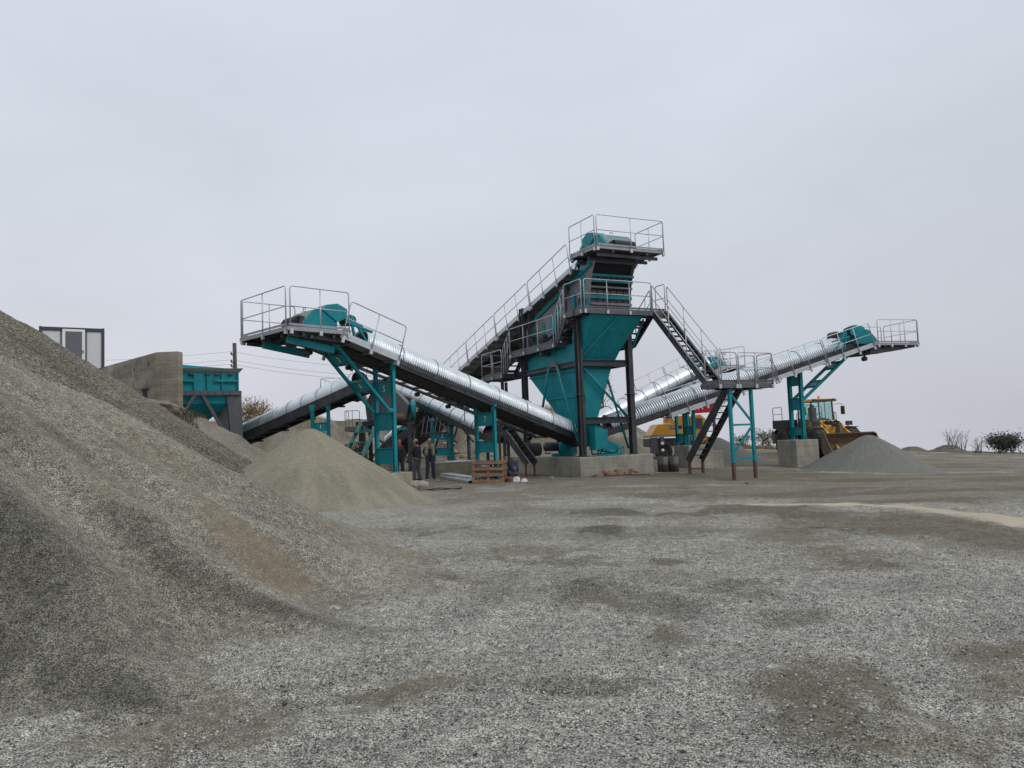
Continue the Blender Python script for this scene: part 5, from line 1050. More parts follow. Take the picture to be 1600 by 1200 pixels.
def crane():
    t = thing('mobile_crane', 'yellow mobile crane with black name band and low red boom, parked behind the stairs', 'mobile crane', (10, 47, 0))
    y0 = 46.0
    m = MB(); m.box((8.1, y0 + .1, .75), (11.9, y0 + 2.5, 1.25)); m.build('chassis', M['dark'], t)
    for x in (8.9, 10.1, 11.4): wheel(t, (x, y0 + .15, .52), (0, -1, 0), .54, .34, 'darkgrey', lugs=14, n=24)
    m = MB(); m.box((8.15, y0 - .02, .35), (8.55, y0 + .4, 1.3)); m.box((8.7, y0 - .05, .85), (8.95, y0 + .2, 1.35)); m.build('tail_lamp_bracket', M['darkgrey'], t)
    for z in (.55, .95): m = MB(); m.lathe((8.82, y0 - .06, z), (0, -1, 0), [(0, .02), (.0, .10), (.03, .10), (.05, .02)], 12); m.build('tail_lamp', M['white'], t)
    m = MB(); m.prism([(8.15, y0, 1.42), (8.6, y0, 2.1), (9.4, y0, 2.16), (9.42, y0, 2.55), (10.5, y0, 2.6), (10.5, y0, 1.42)], (0, 2.4, 0)); hd = m.build('engine_house', M['orange'], t); bevel(hd, .05, 2)
    m = MB(); m.box((8.1, y0 - .06, 1.33), (10.6, y0 + 2.45, 1.42)); m.build('deck_edge', M['railgrey'], t)
    m = MB(); m.box((9.28, y0 - .012, 1.80), (10.05, y0 - .004, 1.98)); bd = m.build('name_band', M['rubber'], hd)
    text_mesh(None, 'SANY', .19, M['white'], bd, (9.50, y0 - .016, 1.89), (1, 0, 0), (0, 0, 1), 'lettering', .002)
    m = MB(); m.prism([(10.55, y0 - .15, 1.05), (11.1, y0 - .15, .85), (11.5, y0 - .15, 1.1), (11.5, y0 - .15, 2.3), (11.15, y0 - .15, 2.62), (10.55, y0 - .15, 2.5)], (0, 1.2, 0)); cb = m.build('cab', M['orange'], t); bevel(cb, .06, 2)
    m = MB(); m.box((10.72, y0 - .17, 1.75), (11.25, y0 - .155, 2.38)); m.build('cab_window', paint('dark_window', (.03, .035, .04), .08), cb)
    m = MB(); m.box((11.0, y0 - .20, 1.42), (11.2, y0 - .155, 1.5)); m.build('door_handle', M['dark'], cb)
    m = MB(); m.prism([(9.2, y0 + 1.0, 2.62), (12.05, y0 + .37, 2.73), (12.05, y0 + .37, 3.45), (9.2, y0 + 1.0, 3.2)], (0, .7, 0)); bm = m.build('boom', M['red'], t)
    m = MB(); m.box((8.2, y0 + .9, 2.5), (9.2, y0 + 1.5, 2.72)); m.build('boom_foot', M['red'], t)
    x = V((3.6, -.8, 0)).normalized(); text_mesh(None, 'XDA', .5, M['white'], bm, V((11.0, y0 + .60 - .014, 3.05)), x, (0.03, 0, 1), 'lettering', .002)
    for z in (2.9, 3.1): pass
crane()

# ------------------------------------------------------------------ yard clutter
def drum(x, y, lb, r=.22, h=.62, z=None):
    z = gzp(x, y) - .01 if z is None else z
    m = MB(); prof = [(0, .02), (0, r)]
    for k in range(2, 3): prof += [(h * k / 4 - .02, r), (h * k / 4, r + .012), (h * k / 4 + .02, r)]
    m.lathe((x, y, z), (0, 0, 1), prof + [(h, r), (h, r - .02), (h - .015, r - .03), (h - .015, .02)], 22)
    return tag(m.build('steel_drum', paint('drum_paint', (.075, .065, .06), .6, .2, .3, .3, grime=.35), None, (x, y, z)), lb, 'steel drum', 'steel drums beside the plinth')
drum(6.14, 32.1, 'left of the two small dark steel drums beside the plinth'); drum(6.62, 32.3, 'right of the two small dark steel drums beside the plinth')
M['wood'] = paint('weathered_pallet_wood', (.19, .115, .065), .85, 0, .3, .2, (.3, .24, .18), bump=.3, scale=5, grime=.2)
def pallet(c, ex, up, lb, sz=(1.2, .8)):
    """standing pallet: boards on three stringers; ex along the boards' length, up along the stringers' stack"""
    c = V(c); ex = V(ex).normalized(); up = V(up).normalized(); n = ex.cross(up).normalized()
    t = thing('pallet', lb, 'pallet', c, 'wooden pallets leaning by the trestle')
    W, H = sz
    for k in (-1, 0, 1):
        m = MB(); m.obox(c + ex * (k * (W / 2 - .05)) + up * (H / 2), (ex, up, n), (.05, H / 2, .04)); m.build('bearer', M['wood'], t)
    for s in (-1, 1):
        for q in (.06, .36, .64, .94) if s > 0 else (.06, .5, .94):
            m = MB(); m.obox(c + up * (H * q) + n * (s * .052), (ex, up, n), (W / 2, .06, .011)); m.build('board', M['wood'], t)
pu = V((-.06, .22, .97)); px_ = V((.96, .02, .06))
pallet((-1.02, 28.55, .0), (1, .10, -.03), (.02, .28, .96), 'front pallet of the leaning pair, with wide gaps between its brown boards'); pallet((-.93, 28.82, .02), (1, .12, -.02), (.03, .30, .95), 'rear pallet of the leaning pair, behind the front one')
def channel(c, d, lb, L=5.2):
    c = V(c); d = V(d).normalized(); s = V((d.y, -d.x, 0)); u = V((0, 0, 1)); m = MB()
    m.bar(c - d * L / 2 + u * .09, c + d * L / 2 + u * .09, .19, .008); 
    for k in (-1, 1): m.bar(c - d * L / 2 + s * (k * .091) + u * .042, c + d * L / 2 + s * (k * .091) + u * .042, .008, .088)
    return tag(m.build('steel_channel', M['galv'], None, c), lb, 'steel channel', 'galvanised channels lying in front of the pallets')
cd = V((.30, -.954, 0)); cs = V((.954, .30, 0)); c0 = V((-2.45, 31.0, gzp(-2.45, 31.0) + .02))
for i, lb in enumerate(('galvanised steel channel on the ground, nearest to the sand cone', 'second galvanised steel channel from the sand cone, lying on the ground', 'galvanised steel channel on the ground, nearest to the leaning pallets')): channel(c0 + cs * (.21 * i) + cd * (.05 * i), cd, lb)
channel(c0 + cs * .12 + cd * .06 + V((0, 0, .097)), cd + V((.03, 0, 0)), 'galvanised steel channel lying on top, at the left of its stack'); channel(c0 + cs * .33 - cd * .04 + V((0, 0, .097)), cd, 'galvanised steel channel lying on top, at the right of its stack')
def rock(x, y, r, lb, seed, mat, group=None, name='rock', z=None):
    rr = np.random.RandomState(seed); bm = bmesh.new(); bmesh.ops.create_icosphere(bm, subdivisions=3, radius=1)
    ph = rr.rand(6) * 6
    for v in bm.verts:
        p = v.co.copy(); k = 1 + .16 * math.sin(3.1 * p.x + ph[0]) * math.sin(2.7 * p.y + ph[1]) + .12 * math.sin(4.3 * p.z + ph[2]) + .06 * math.sin(9 * p.x + ph[3]) * math.sin(8 * p.y + ph[4]) + .04 * (rr.rand() - .5)
        v.co = V((p.x * r[0] * k, p.y * r[1] * k, max(p.z, -.55) * r[2] * k))
    me = bpy.data.meshes.new(name); bm.to_mesh(me); bm.free(); o = bpy.data.objects.new(name, me); COL.objects.link(o); me.materials.append(mat)
    o.location = (x, y, (gzp(x, y) if z is None else z) + r[2] * .45); o.rotation_euler.z = rr.rand() * 6
    return tag(o, lb, 'rock', group)
M['rock'] = paint('pale_rock', (.30, .26, .21), .9, 0, .3, 0, bump=.6, scale=5); M['rock_red'] = paint('brown_rock', (.24, .165, .12), .9, 0, .35, 0, bump=.6, scale=4)
rock(-3.22, 25.5, (.33, .26, .24), 'pale boulder in front of the tan concrete block', 4, M['rock'])
m = MB(); pts = [V((-3.1 + .75 * math.cos(a) * (1 + .06 * math.sin(3 * a)) + .55, 25.7 + .28 * math.sin(a), gzp(-2.5, 25.7) + .03 + .012 * math.sin(5 * a))) for a in np.linspace(.6, 6.9, 40)]; m.tube(pts, .016, 6); tag(m.build('hose', M['rubber'], None, tuple(pts[0])), 'thin black hose looped on the gravel beside the pale boulder', 'hose')
m = MB(); pts = [V((3.0 + 3.6 * s, 30.35 - .35 * math.sin(3 * s) + .8 * s, gzp(3 + 3.6 * s, 30.4) + .02)) for s in np.linspace(0, 1, 40)]; m.tube(pts, .018, 6); tag(m.build('hose', M['rubber'], None, tuple(pts[0])), 'black cable lying along the ground from the bricks to the drums', 'cable')
M['brick'] = paint('old_brick', (.34, .19, .13), .9, 0, .3, .2, (.4, .35, .3), bump=.4, scale=8, grime=.25)
rb = random.Random(3); k = 0
bl = ['pinkish brick at the left end of the low brick heap below the plinth', 'second brick from the left in the low brick heap', 'brick near the left of the heap, laid crosswise', 'brick at the middle of the heap, on the ground', 'brick just right of the heap middle, tipped', 'brick near the right of the heap, on the ground', 'brick at the right end of the low brick heap', 'upper brick lying across the left of the heap', 'upper brick lying across the middle of the heap', 'upper brick lying across the right of the heap']
for i, lb in enumerate(bl):
    s = (i if i < 7 else (i - 7) * 2 + 1); z = 0 if i < 7 else .115
    p = tw(.25 + s * .30 + rb.uniform(-.05, .05), .80 + rb.uniform(-.08, .12), 0); yw = rb.uniform(-.7, .7) + .45
    m = MB(); zz = gzp(p.x, p.y) + .05 + z; m.obox((p.x, p.y, zz), ((math.cos(yw), math.sin(yw), 0), (-math.sin(yw), math.cos(yw), 0), (0, 0, 1)), (.15, .08, .06)); o = bevel(m.build('brick', M['brick'], None, (p.x, p.y, zz - .05)), .012, 1); tag(o, lb, 'brick', 'bricks heaped below the plinth')
def idler(c, ex, lb):
    c = V(c); ex = V(ex).normalized(); ey = V((-ex.y, ex.x, 0)); t = thing('idler_frame', lb, 'idler frame', c, 'idler frames lying on the plinth'); u = V((0, 0, 1))
    m = MB(); m.bar(c - ex * .62 + u * .04, c + ex * .62 + u * .04, .09, .06); m.bar(c - ex * .62 + u * .04, c - ex * .62 + u * .36, .05, .06); m.bar(c + ex * .62 + u * .04, c + ex * .62 + u * .36, .05, .06); m.bar(c - ex * .25 + u * .04, c - ex * .25 + u * .14, .05, .06); m.bar(c + ex * .25 + u * .04, c + ex * .25 + u * .14, .05, .06); m.build('frame', M['teal'], t)
    for a, b in ((c - ex * .60 + u * .38, c - ex * .26 + u * .19), (c - ex * .22 + u * .17, c + ex * .22 + u * .17), (c + ex * .26 + u * .19, c + ex * .60 + u * .38)): m = MB(); m.cyl(a + ey * .02, b + ey * .02, .052, 10); m.build('roller', M['teal'], t)
idler(tw(1.22, .18, .76), TR, 'teal trough idler frame standing at the front edge of the plinth'); idler(tw(1.35, -.35, .78) , TR * .9 + TF * .3, 'second teal idler frame, tilted behind the front one')
c = tw(1.15, -.12, .76); m = MB(); m.prism([c + V((0, 0, .1)), c + TR * .65 + V((0, 0, .08)), c + TR * .62 + V((0, 0, .42)), c + TR * -.12 + V((0, 0, .72))], TF * -.08); tag(m.build('steel_bracket', M['teal'], None, tuple(c)), 'slanted teal side plate propped up among the idler frames', 'bracket')
def gearbox():
    c = tw(.6, -2.6, .76); t = thing('gear_motor', 'teal gear motor lying on the plinth under the left conveyor tail', 'gear motor', c)
    m = MB(); m.lathe(c + V((0, 0, .38)), TF, [(0, .1), (.02, .36), (.35, .36), (.4, .2)], 20); m.obox(c + V((0, 0, .06)), (TR, TF, V((0, 0, 1))), (.4, .4, .06)); m.build('housing', M['teal'], t)
    m = MB(); m.lathe(c + V((0, 0, .42)) - TR * .3, -TR, [(0, .1), (.02, .2), (.6, .2), (.66, .08)], 16); m.build('motor', M['dark'], t)
gearbox()
m = MB(); c = tw(-.05, -4.6, .76); m.lathe(c + V((0, 0, .3)) - TR * .5, TR, [(0, .05), (.01, .3), (1.0, .3), (1.01, .05)], 20); tag(m.build('drum_pulley', M['rubber'], None, tuple(c)), 'black belt pulley resting on the plinth behind the small stairs', 'pulley')
# rags and sacks by the pallets
for i, (x, y, s, cl, lb) in enumerate(((.02, 28.75, (.20, .16, .12), (.62, .60, .62), 'crumpled white plastic sack on the ground right of the pallets'), (-.22, 28.7, (.22, .17, .13), (.16, .06, .055), 'dark red bundle of cloth between the pallets and the white sack'), (.3, 28.55, (.14, .12, .09), (.66, .52, .54), 'small pinkish crumpled sack at the right end of the clutter'))):
    rock(x, y, s, lb, 30 + i, paint('sack_cloth', cl, .8, 0, .25, 0, bump=.6, scale=9), None, 'sack')
# rubble on the bank behind the plant
rr = np.random.RandomState(11); n = 0
for i in range(90):
    x = -12 + rr.rand() * 17; y = 51.5 + rr.rand() * 7; s = .08 + .26 * rr.rand() ** 2.2
    rock(x, y, (s, s * (.7 + .4 * rr.rand()), s * (.6 + .3 * rr.rand())), 'brownish boulder among many on the rubble bank behind the plant', 100 + i, M['rock_red'] if rr.rand() < .6 else M['rock'], 'boulders on the bank behind the plant')

# ------------------------------------------------------------------ small site litter under the plant
M['plank'] = paint('raw_plank', (.33, .25, .16), .85, 0, .3, .1, bump=.3, scale=6, grime=.2)
def plank(a, b, w, h, lb):
    a, b = V(a), V(b); a.z = gzp(a.x, a.y) + h / 2 + .005 + a.z; b.z = gzp(b.x, b.y) + h / 2 + .005 + b.z; m = MB(); m.bar(a, b, w, h); tag(bevel(m.build('plank', M['plank'], None, tuple(a)), .004, 1), lb, 'plank', 'loose planks and boards in the yard')
plank((-1.9, 34.4, 0), (-.2, 34.9, 0), .16, .04, 'pale plank lying behind the leaning pallets'); plank((-4.9, 32.4, 0), (-5.6, 31.3, 0), .14, .05, 'plank lying beside the sand cone behind the tan block'); plank((4.6, 30.7, 0), (5.9, 31.0, 0), .10, .04, 'thin plank on the ground near the right end of the bricks')
m = MB(); m.obox((-2.6, 35.2, .66), ((.98, .17, 0), (-.17, .98, 0), (0, 0, 1)), (.55, .22, .02)); tag(bevel(m.build('white_sheet', M['white'], None, (-2.6, 35.2, .64)), .005, 1), 'white panel lying on the short stained concrete block', 'panel')
for i, (x, y, s, lb) in enumerate(((-3.05, 30.6, .10, 'fist sized stone beside the steel channels'), (5.3, 30.1, .09, 'fist sized stone in front of the plinth, near the drums'), (1.4, 29.9, .08, 'small stone on the gravel left of the brick heap'), (7.9, 26.4, .07, 'small white stone between the teal stair legs'), (-6.6, 38.6, .22, 'large stone by the far foot of the teal steps'), (-7.6, 37.6, .28, 'large brown stone behind the sand cone'))): rock(x, y, (s, s * .8, s * .7), lb, 60 + i, M['rock'])
def cable(pts, r, lb):
    P = [V(p) for p in pts]; m = MB(); out = []
    for a, b in zip(P[:-1], P[1:]):
        for k in range(9): q = a.lerp(b, k / 8); q.z -= .5 * (k / 8) * (1 - k / 8) * (a - b).length * .12; out.append(q)
    m.tube(out, r, 5); tag(m.build('power_cable', M['rubber'], None, tuple(P[0])), lb, 'cable')
cable([tuple(tw(.0, .16, 6.1)), tuple(tw(-.02, .16, 3.6)), tuple(tw(-.02, .16, .85))], .018, 'thin black cable running down the front left tower leg')
cable([tuple(gL(3.0, -.56, -.2)), tuple(gL(7.0, -.56, -.16)), tuple(gL(11.0, -.56, -.2))], .014, 'thin black cable clipped along the side of the left ribbed conveyor')

# ------------------------------------------------------------------ plants
def leaf_mat(name, col, var=.5):
    m, nt, b = new_mat(name); N = nt.nodes.new; L = nt.links.new
    ge = N('ShaderNodeNewGeometry'); mr = N('ShaderNodeMapRange'); mr.inputs[3].default_value = 1 - var; mr.inputs[4].default_value = 1 + var; L(ge.outputs['Random Per Island'], mr.inputs[0])
    sx = N('ShaderNodeVectorMath'); sx.operation = 'SCALE'; sx.inputs[0].default_value = col; L(mr.outputs[0], sx.inputs['Scale']); L(sx.outputs[0], b.inputs['Base Color'])
    b.inputs['Roughness'].default_value = .65; return m
M['leaf_dark'] = leaf_mat('dark_leaves', (.035, .048, .025)); M['leaf_dry'] = leaf_mat('dry_leaves', (.26, .19, .075)); M['leaf_pale'] = leaf_mat('pale_weed_leaves', (.13, .15, .075)); M['leaf_red'] = leaf_mat('reddish_leaves', (.18, .11, .08)); M['twig'] = paint('twig_bark', (.11, .09, .07), .9, 0, .3); M['leaf_grass'] = leaf_mat('short_grass', (.055, .06, .026))
def plant(name, label, cat, x, y, h, w, nstem, nleaf, ls, lm, seed, spread=.5, trunk=False, group=None, leafzone=(.25, 1.), z=None, stem_r=.016):
    rr = random.Random(seed); z0 = (gzp(x, y) if z is None else z) - .05; t = thing(name, label, cat, (x, y, z0), group)
    st = MB(); tips = []
    if trunk:
        st.tube([(x, y, z0), (x + .05 * h * rr.uniform(-1, 1), y, z0 + h * .3), (x + .06 * h * rr.uniform(-1, 1), y, z0 + h * .62), (x + .04 * h, y, z0 + h * .92)], .05, 7, radii=[h * .022, h * .016, h * .010, h * .003])
    for i in range(nstem):
        a = rr.uniform(0, 2 * math.pi); s0 = V((x, y, z0 + (h * rr.uniform(.22, .75) if trunk else 0))) + (V((rr.uniform(-.3, .3) * w, rr.uniform(-.2, .2) * w, 0)) if not trunk else V((0, 0, 0)))
        rad = w * .5 * rr.uniform(.35, 1.); top = (s0.z + h * rr.uniform(.12, .3)) if trunk else z0 + h * rr.uniform(.5, 1.)
        e = V((x + math.cos(a) * rad, y + math.sin(a) * rad * .8, min(top, z0 + h)))
        mid = s0.lerp(e, .5) + V((0, 0, (.02 if trunk else .12) * h)) + V((rr.uniform(-.06, .06), rr.uniform(-.06, .06), 0)) * w
        pts = [s0, s0.lerp(mid, .55), mid, mid.lerp(e, .6), e]; st.tube(pts, stem_r, 5, radii=[stem_r * (1.6 if trunk else 1), stem_r * 1.1, stem_r * .8, stem_r * .5, stem_r * .25]); tips.append(pts)
        for k in range(3 if nleaf else 2):
            b0 = mid.lerp(e, rr.uniform(0, .8)); b1 = b0 + V((rr.uniform(-1, 1), rr.uniform(-1, 1), rr.uniform(.1, .9))) * (w * .13); st.tube([b0, b0.lerp(b1, .5) + V((0, 0, .02)), b1], stem_r * .4, 4, radii=[stem_r * .45, stem_r * .3, stem_r * .15]); tips.append([b0, b0.lerp(b1, .5), b1])
    st.build('trunk' if trunk else 'stem', M['twig'], t)
    if nleaf:
        lf = MB()
        for i in range(nleaf):
            p = rr.choice(tips); q = rr.uniform(*leafzone) * (len(p) - 1); k = min(int(q), len(p) - 2); c = p[k].lerp(p[k + 1], q - k) + V((rr.gauss(0, 1), rr.gauss(0, 1), rr.gauss(0, .8))) * (w * spread * .12)
            if c.z < z0 + .04: continue
            d = V((rr.gauss(0, 1), rr.gauss(0, 1), rr.gauss(.3, .8))).normalized(); s = d.cross(V((rr.gauss(0, 1), rr.gauss(0, 1), rr.gauss(0, 1)))).normalized(); l = ls * rr.uniform(.6, 1.4)
            lf.add([c, c + d * l * .5 + s * l * .28, c + d * l, c + d * l * .5 - s * l * .28], [(0, 1, 2, 3)])
        lf.build('crown' if trunk else 'foliage', M[lm], t)
    return t
plant('bush', 'dense dark green bush on the right edge of the yard', 'bush', 37.9, 59.5, 1.45, 2.9, 34, 4200, .13, 'leaf_dark', 1, .75, z=-1.05)
plant('bush', 'small reddish dry bush at the right border of the photo', 'bush', 39.9, 58.8, 1.3, 1.3, 18, 520, .10, 'leaf_red', 2, .5, z=-1.15)
plant('weed', 'tall leafless weeds between the low dark mounds and the dark green bush', 'weed', 33.6, 58.8, 2.0, 2.4, 26, 160, .07, 'leaf_dry', 3, .5, 'weeds along the yard edge' and False)
plant('weed', 'pale leafless weeds just left of the dark green bush', 'weed', 35.6, 59.5, 1.3, 1.4, 14, 90, .07, 'leaf_dry', 4)
plant('weed', 'pale green weeds with a tall thin stalk, left of the wheel loader', 'weed', 19.0, 58.5, 1.5, 2.6, 30, 900, .12, 'leaf_pale', 5, .7)
plant('weed', 'low pale weeds right behind the teal stair legs', 'weed', 17.2, 58.5, .9, 1.8, 20, 500, .11, 'leaf_pale', 6, .7)
plant('weed', 'low dry grass clump close behind the loader tyre', 'weed', 21.3, 58.7, .8, 1.5, 16, 260, .10, 'leaf_dry', 7, .6)
plant('bush', 'yellow brown autumn bush between the feed hopper and the smooth feed conveyor', 'bush', -16.9, 49.8, 2.2, 2.9, 34, 2600, .10, 'leaf_dry', 8, .55, z=2.7)
plant('tree', 'thin tree with sparse dark leaves behind the steel stairs', 'tree', 15.0, 57.5, 7.2, 4.0, 60, 2600, .10, 'leaf_dark', 9, .25, True, z=.5, stem_r=.02)
plant('tree', 'slender nearly bare tree showing between the hopper and the smooth back conveyor', 'tree', 6.6, 56.0, 5.6, 3.0, 34, 420, .12, 'leaf_red', 10, .5, True, z=1.0, stem_r=.02)
plant('bush', 'yellow autumn bush on the bank behind the tower foot', 'bush', 2.6, 55.5, 1.9, 2.8, 26, 1400, .11, 'leaf_dry', 12, .6)
plant('bush', 'green and yellow bush on the bank between the hopper and the left conveyor', 'bush', -.2, 57, 2.2, 2.4, 26, 1400, .12, 'leaf_pale', 13, .6)
plant('bush', 'dark scrubby bush beneath the teal steps of the crusher', 'bush', -8.6, 41.2, 1.5, 1.8, 26, 1300, .10, 'leaf_grass', 14, .6)
def grass(name, label, x0, x1, y0, y1, n, h, lm, seed):
    rr = random.Random(seed); m = MB()
    xs = np.array([rr.uniform(x0, x1) for _ in range(n)]); ys = np.array([rr.uniform(y0, y1) for _ in range(n)]); zs = gz(xs, ys); den = fbm(xs * 1.1, ys * 1.1, 3)
    for x, y, z, d in zip(xs, ys, zs, den):
        if d < .45 + .1 * rr.random(): continue
        a = rr.uniform(0, 6.28); l = h * rr.uniform(.5, 1.3); b = V((math.cos(a), math.sin(a), 0)); t = V((rr.uniform(-.5, .5), rr.uniform(-.5, .5), 1)) * l; p = V((x, y, z - .02)); m.add([p - b * .012, p + b * .012, p + t * .6 + b * .006, p + t], [(0, 1, 2, 3)])
    return tag(m.build(name, M[lm], None, ((x0 + x1) / 2, (y0 + y1) / 2, float(zs.mean()))), label, 'grass', kind='stuff')
grass('grass', 'dark short grass at the foot of the old concrete wall', -18.8, -13.9, 33.6, 36.6, 9000, .16, 'leaf_grass', 1)
grass('grass', 'dry grass on the ground edge left of the loader', 15.5, 19.5, 54, 60, 5000, .28, 'leaf_dry', 2)
grass('grass', 'sparse dry grass along the bank crest', -24, 4, 56, 62, 9000, .30, 'leaf_dry', 3)

# ------------------------------------------------------------------ people
def blob_mesh(shapes, voxel, name, mat, parent, Mx, smooth=4):
    """tapered capsules and ellipsoids fused into one continuous skin by a voxel remesh"""
    mb = MB()
    for s in shapes:
        if s[0] == 'c': mb.caps(s[1], s[2], s[3], s[4], 12)
        else: mb.ball(s[1], s[2], 16, 12)
    o = mb.build(name + '_raw', mat, None, (0, 0, 0)); r = o.modifiers.new('r', 'REMESH'); r.mode = 'VOXEL'; r.voxel_size = voxel; r.use_smooth_shade = True
    sm = o.modifiers.new('s', 'SMOOTH'); sm.factor = .5; sm.iterations = smooth
    dg = bpy.context.evaluated_depsgraph_get(); me = bpy.data.meshes.new_from_object(o.evaluated_get(dg)); bpy.data.objects.remove(o)
    me.name = name; me.transform(Mx); me.transform(Matrix.Translation(-base_of(parent)))
    q = bpy.data.objects.new(name, me); COL.objects.link(q); q.parent = parent; me.materials.clear(); me.materials.append(mat); return q
M['skin'] = paint('skin', (.25, .135, .09), .55, 0, .08); M['hair_grey'] = paint('grey_hair', (.25, .245, .24), .8, 0, .2); M['hair_dark'] = paint('dark_hair', (.02, .017, .015), .7, 0, .2)
def cloth(name, c, v=.2): return paint(name, c, .85, 0, v, 0, bump=.35, scale=8)
def hand(w, d, side_v, sc=1.0):
    """palm, four unequal curled fingers and a thumb from the side of the palm; w wrist, d pointing direction"""
    w = V(w); d = V(d).normalized(); s = V(side_v); s = (s - d * s.dot(d)).normalized(); n = d.cross(s); out = [('c', w, w + d * .075 * sc, .028, .036)]
    for k, (off, L) in enumerate(((-.032, .062), (-.011, .074), (.011, .07), (.031, .054))):
        a = w + d * .085 * sc + s * off; b = a + d * L * .5 + n * .004; c = b + (d * .75 + n * .55).normalized() * L * .5; out += [('c', a, b, .0105, .0095), ('c', b, c, .0095, .008)]
    a = w + d * .03 + s * -.03; b = a + (d * .7 - s * .75).normalized() * .04; out += [('c', a, b, .013, .011), ('c', b, b + (d * .95 - s * .15 + n * .2).normalized() * .032, .011, .009)]
    return out
def person(label, x, y, face_deg, J, top, trousers, shoes, hair, hat=None, extras=(), head_dir=None, vest=None, z=None, lean=0):
    """J: joints in the person's own frame (x to their left.., y forward, z up)"""
    z = gzp(x, y) if z is None else z; t = thing('person', label, 'person', (x, y, z))
    Mx = Matrix.Translation((x, y, z)) @ Matrix.Rotation(R_(face_deg), 4, 'Z')
    j = {k: V(v) for k, v in J.items()}; hd = V(head_dir or (0, 1, 0)).normalized(); up = V((0, 0, 1)); hs = hd.cross(up).normalized(); hu = hs.cross(hd)
    H = lambda a, b, c: j['head'] + hs * (a * 1.08) + hd * (b * 1.08) + hu * (c * 1.1)
    body = [('b', H(0, -.005, .03), (.076, .088, .098)), ('b', H(0, .02, -.055), (.058, .068, .072)), ('c', j['neck'], H(0, -.01, -.06), .058, .052), ('c', H(0, .088, .005), H(0, .108, -.025), .010, .016), ('b', H(.077, -.01, -.01), (.014, .02, .032)), ('b', H(-.077, -.01, -.01), (.014, .02, .032)), ('c', H(-.03, .078, -.062), H(.03, .078, -.062), .009, .009), ('c', H(-.05, .07, .028), H(.05, .07, .028), .012, .012), ('b', H(0, .06, -.10), (.03, .03, .025))]
    body += [('c', j['neck'], j['chest'], .09, .13), ('c', j['chest'], j['pelvis'], .13, .125), ('c', j['shL'], j['shR'], .07, .07)]
    for s in 'LR':
        body += [('c', j['sh' + s], j['el' + s], .052, .041), ('c', j['el' + s], j['wr' + s], .040, .028), ('c', j['hip' + s], j['kn' + s], .085, .058), ('c', j['kn' + s], j['an' + s], .056, .038), ('c', j['an' + s], j['toe' + s], .038, .034)]
        body += hand(j['wr' + s], j.get('hd' + s, j['wr' + s] - j['el' + s]), (1 if s == 'L' else -1, .3, 0))
    blob_mesh(body, .0095, 'body', M['skin'], t, Mx, 3)
    tr = [('c', j['hipL'], j['hipR'], .118, .118), ('c', j['pelvis'], j['pelvis'] + V((0, 0, .08)), .135, .14)]
    for s in 'LR': tr += [('c', j['hip' + s], j['kn' + s], .108, .080), ('c', j['kn' + s], j['an' + s] + V((0, 0, .03)), .078, .066), ('c', j['an' + s] + V((0, 0, .05)), j['an' + s] + V((0, .015, .0)), .07, .074)]
    blob_mesh(tr, .012, 'trousers', trousers, t, Mx, 3)
    jk = [('c', j['neck'] - V((0, 0, .05)), j['chest'], .105, .165), ('c', j['chest'] + V((.06, 0, 0)), j['pelvis'] + V((.05, 0, .06)), .14, .145), ('c', j['chest'] - V((.06, 0, 0)), j['pelvis'] + V((-.05, 0, .06)), .14, .145), ('c', j['shL'], j['shR'], .072, .072), ('c', j['neck'] - V((0, 0, .01)), j['neck'] + V((0, 0, .035)), .078, .07)]
    for s in 'LR': jk += [('c', j['sh' + s], j['el' + s], .068, .058), ('c', j['el' + s], j['wr' + s] - (j['wr' + s] - j['el' + s]) * .06, .062, .05)]
    blob_mesh(jk, .012, 'jacket', top, t, Mx, 3)
    if vest is not None:
        for sg in (-1, 1):
            c = j['chest']; p = j['pelvis']
            v = [('c', V((sg * .10, c.y + .03, c.z + .10)), V((sg * .115, p.y + .02, p.z + .12)), .115, .125), ('c', V((sg * .12, c.y - .05, c.z + .08)), V((sg * .09, p.y - .05, p.z + .12)), .12, .12), ('c', V((sg * .13, c.y - .02, c.z + .16)), V((sg * .09, c.y - .01, c.z + .23)), .07, .05)]
            vo = blob_mesh(v, .012, 'vest', vest, t, Mx, 3)
    for s in 'LR': blob_mesh([('c', j['an' + s] - V((0, .03, .02)), j['toe' + s] - V((0, 0, .0)), .052, .046), ('c', j['an' + s] - V((0, .03, .05)), j['toe' + s] - V((0, 0, .012)), .044, .042)], .01, 'shoe', shoes, t, Mx, 2)
    if hair is not None: blob_mesh(([] if hat is not None else [('b', H(0, -.022, .055), (.084, .088, .088))]) + [ ('b', H(0, -.055, .01), (.078, .06, .085))], .01, 'hair', hair, t, Mx, 2)
    if hat is not None: blob_mesh([('b', H(0, -.008, .068), (.090, .10, .075)), ('c', H(-.045, .10, .050), H(.045, .10, .050), .014, .014), ('c', H(-.05, .135, .040), H(.05, .135, .040), .010, .010), ('c', H(-.03, .165, .032), H(.03, .165, .032), .009, .009), ('c', H(-.055, .07, .055), H(.055, .07, .055), .016, .016)], .008, 'cap', hat, t, Mx, 2)
    for sg in (-1, 1):
        m = MB(); m.ball(H(sg * .031, .078, .008), (.011, .008, .007), 8, 6); e = m.build('eye', M['hair_dark'], t, M=Mx)
    for nm, sh, mt in extras: blob_mesh(sh, .01, nm, mt, t, Mx, 2)
    return t
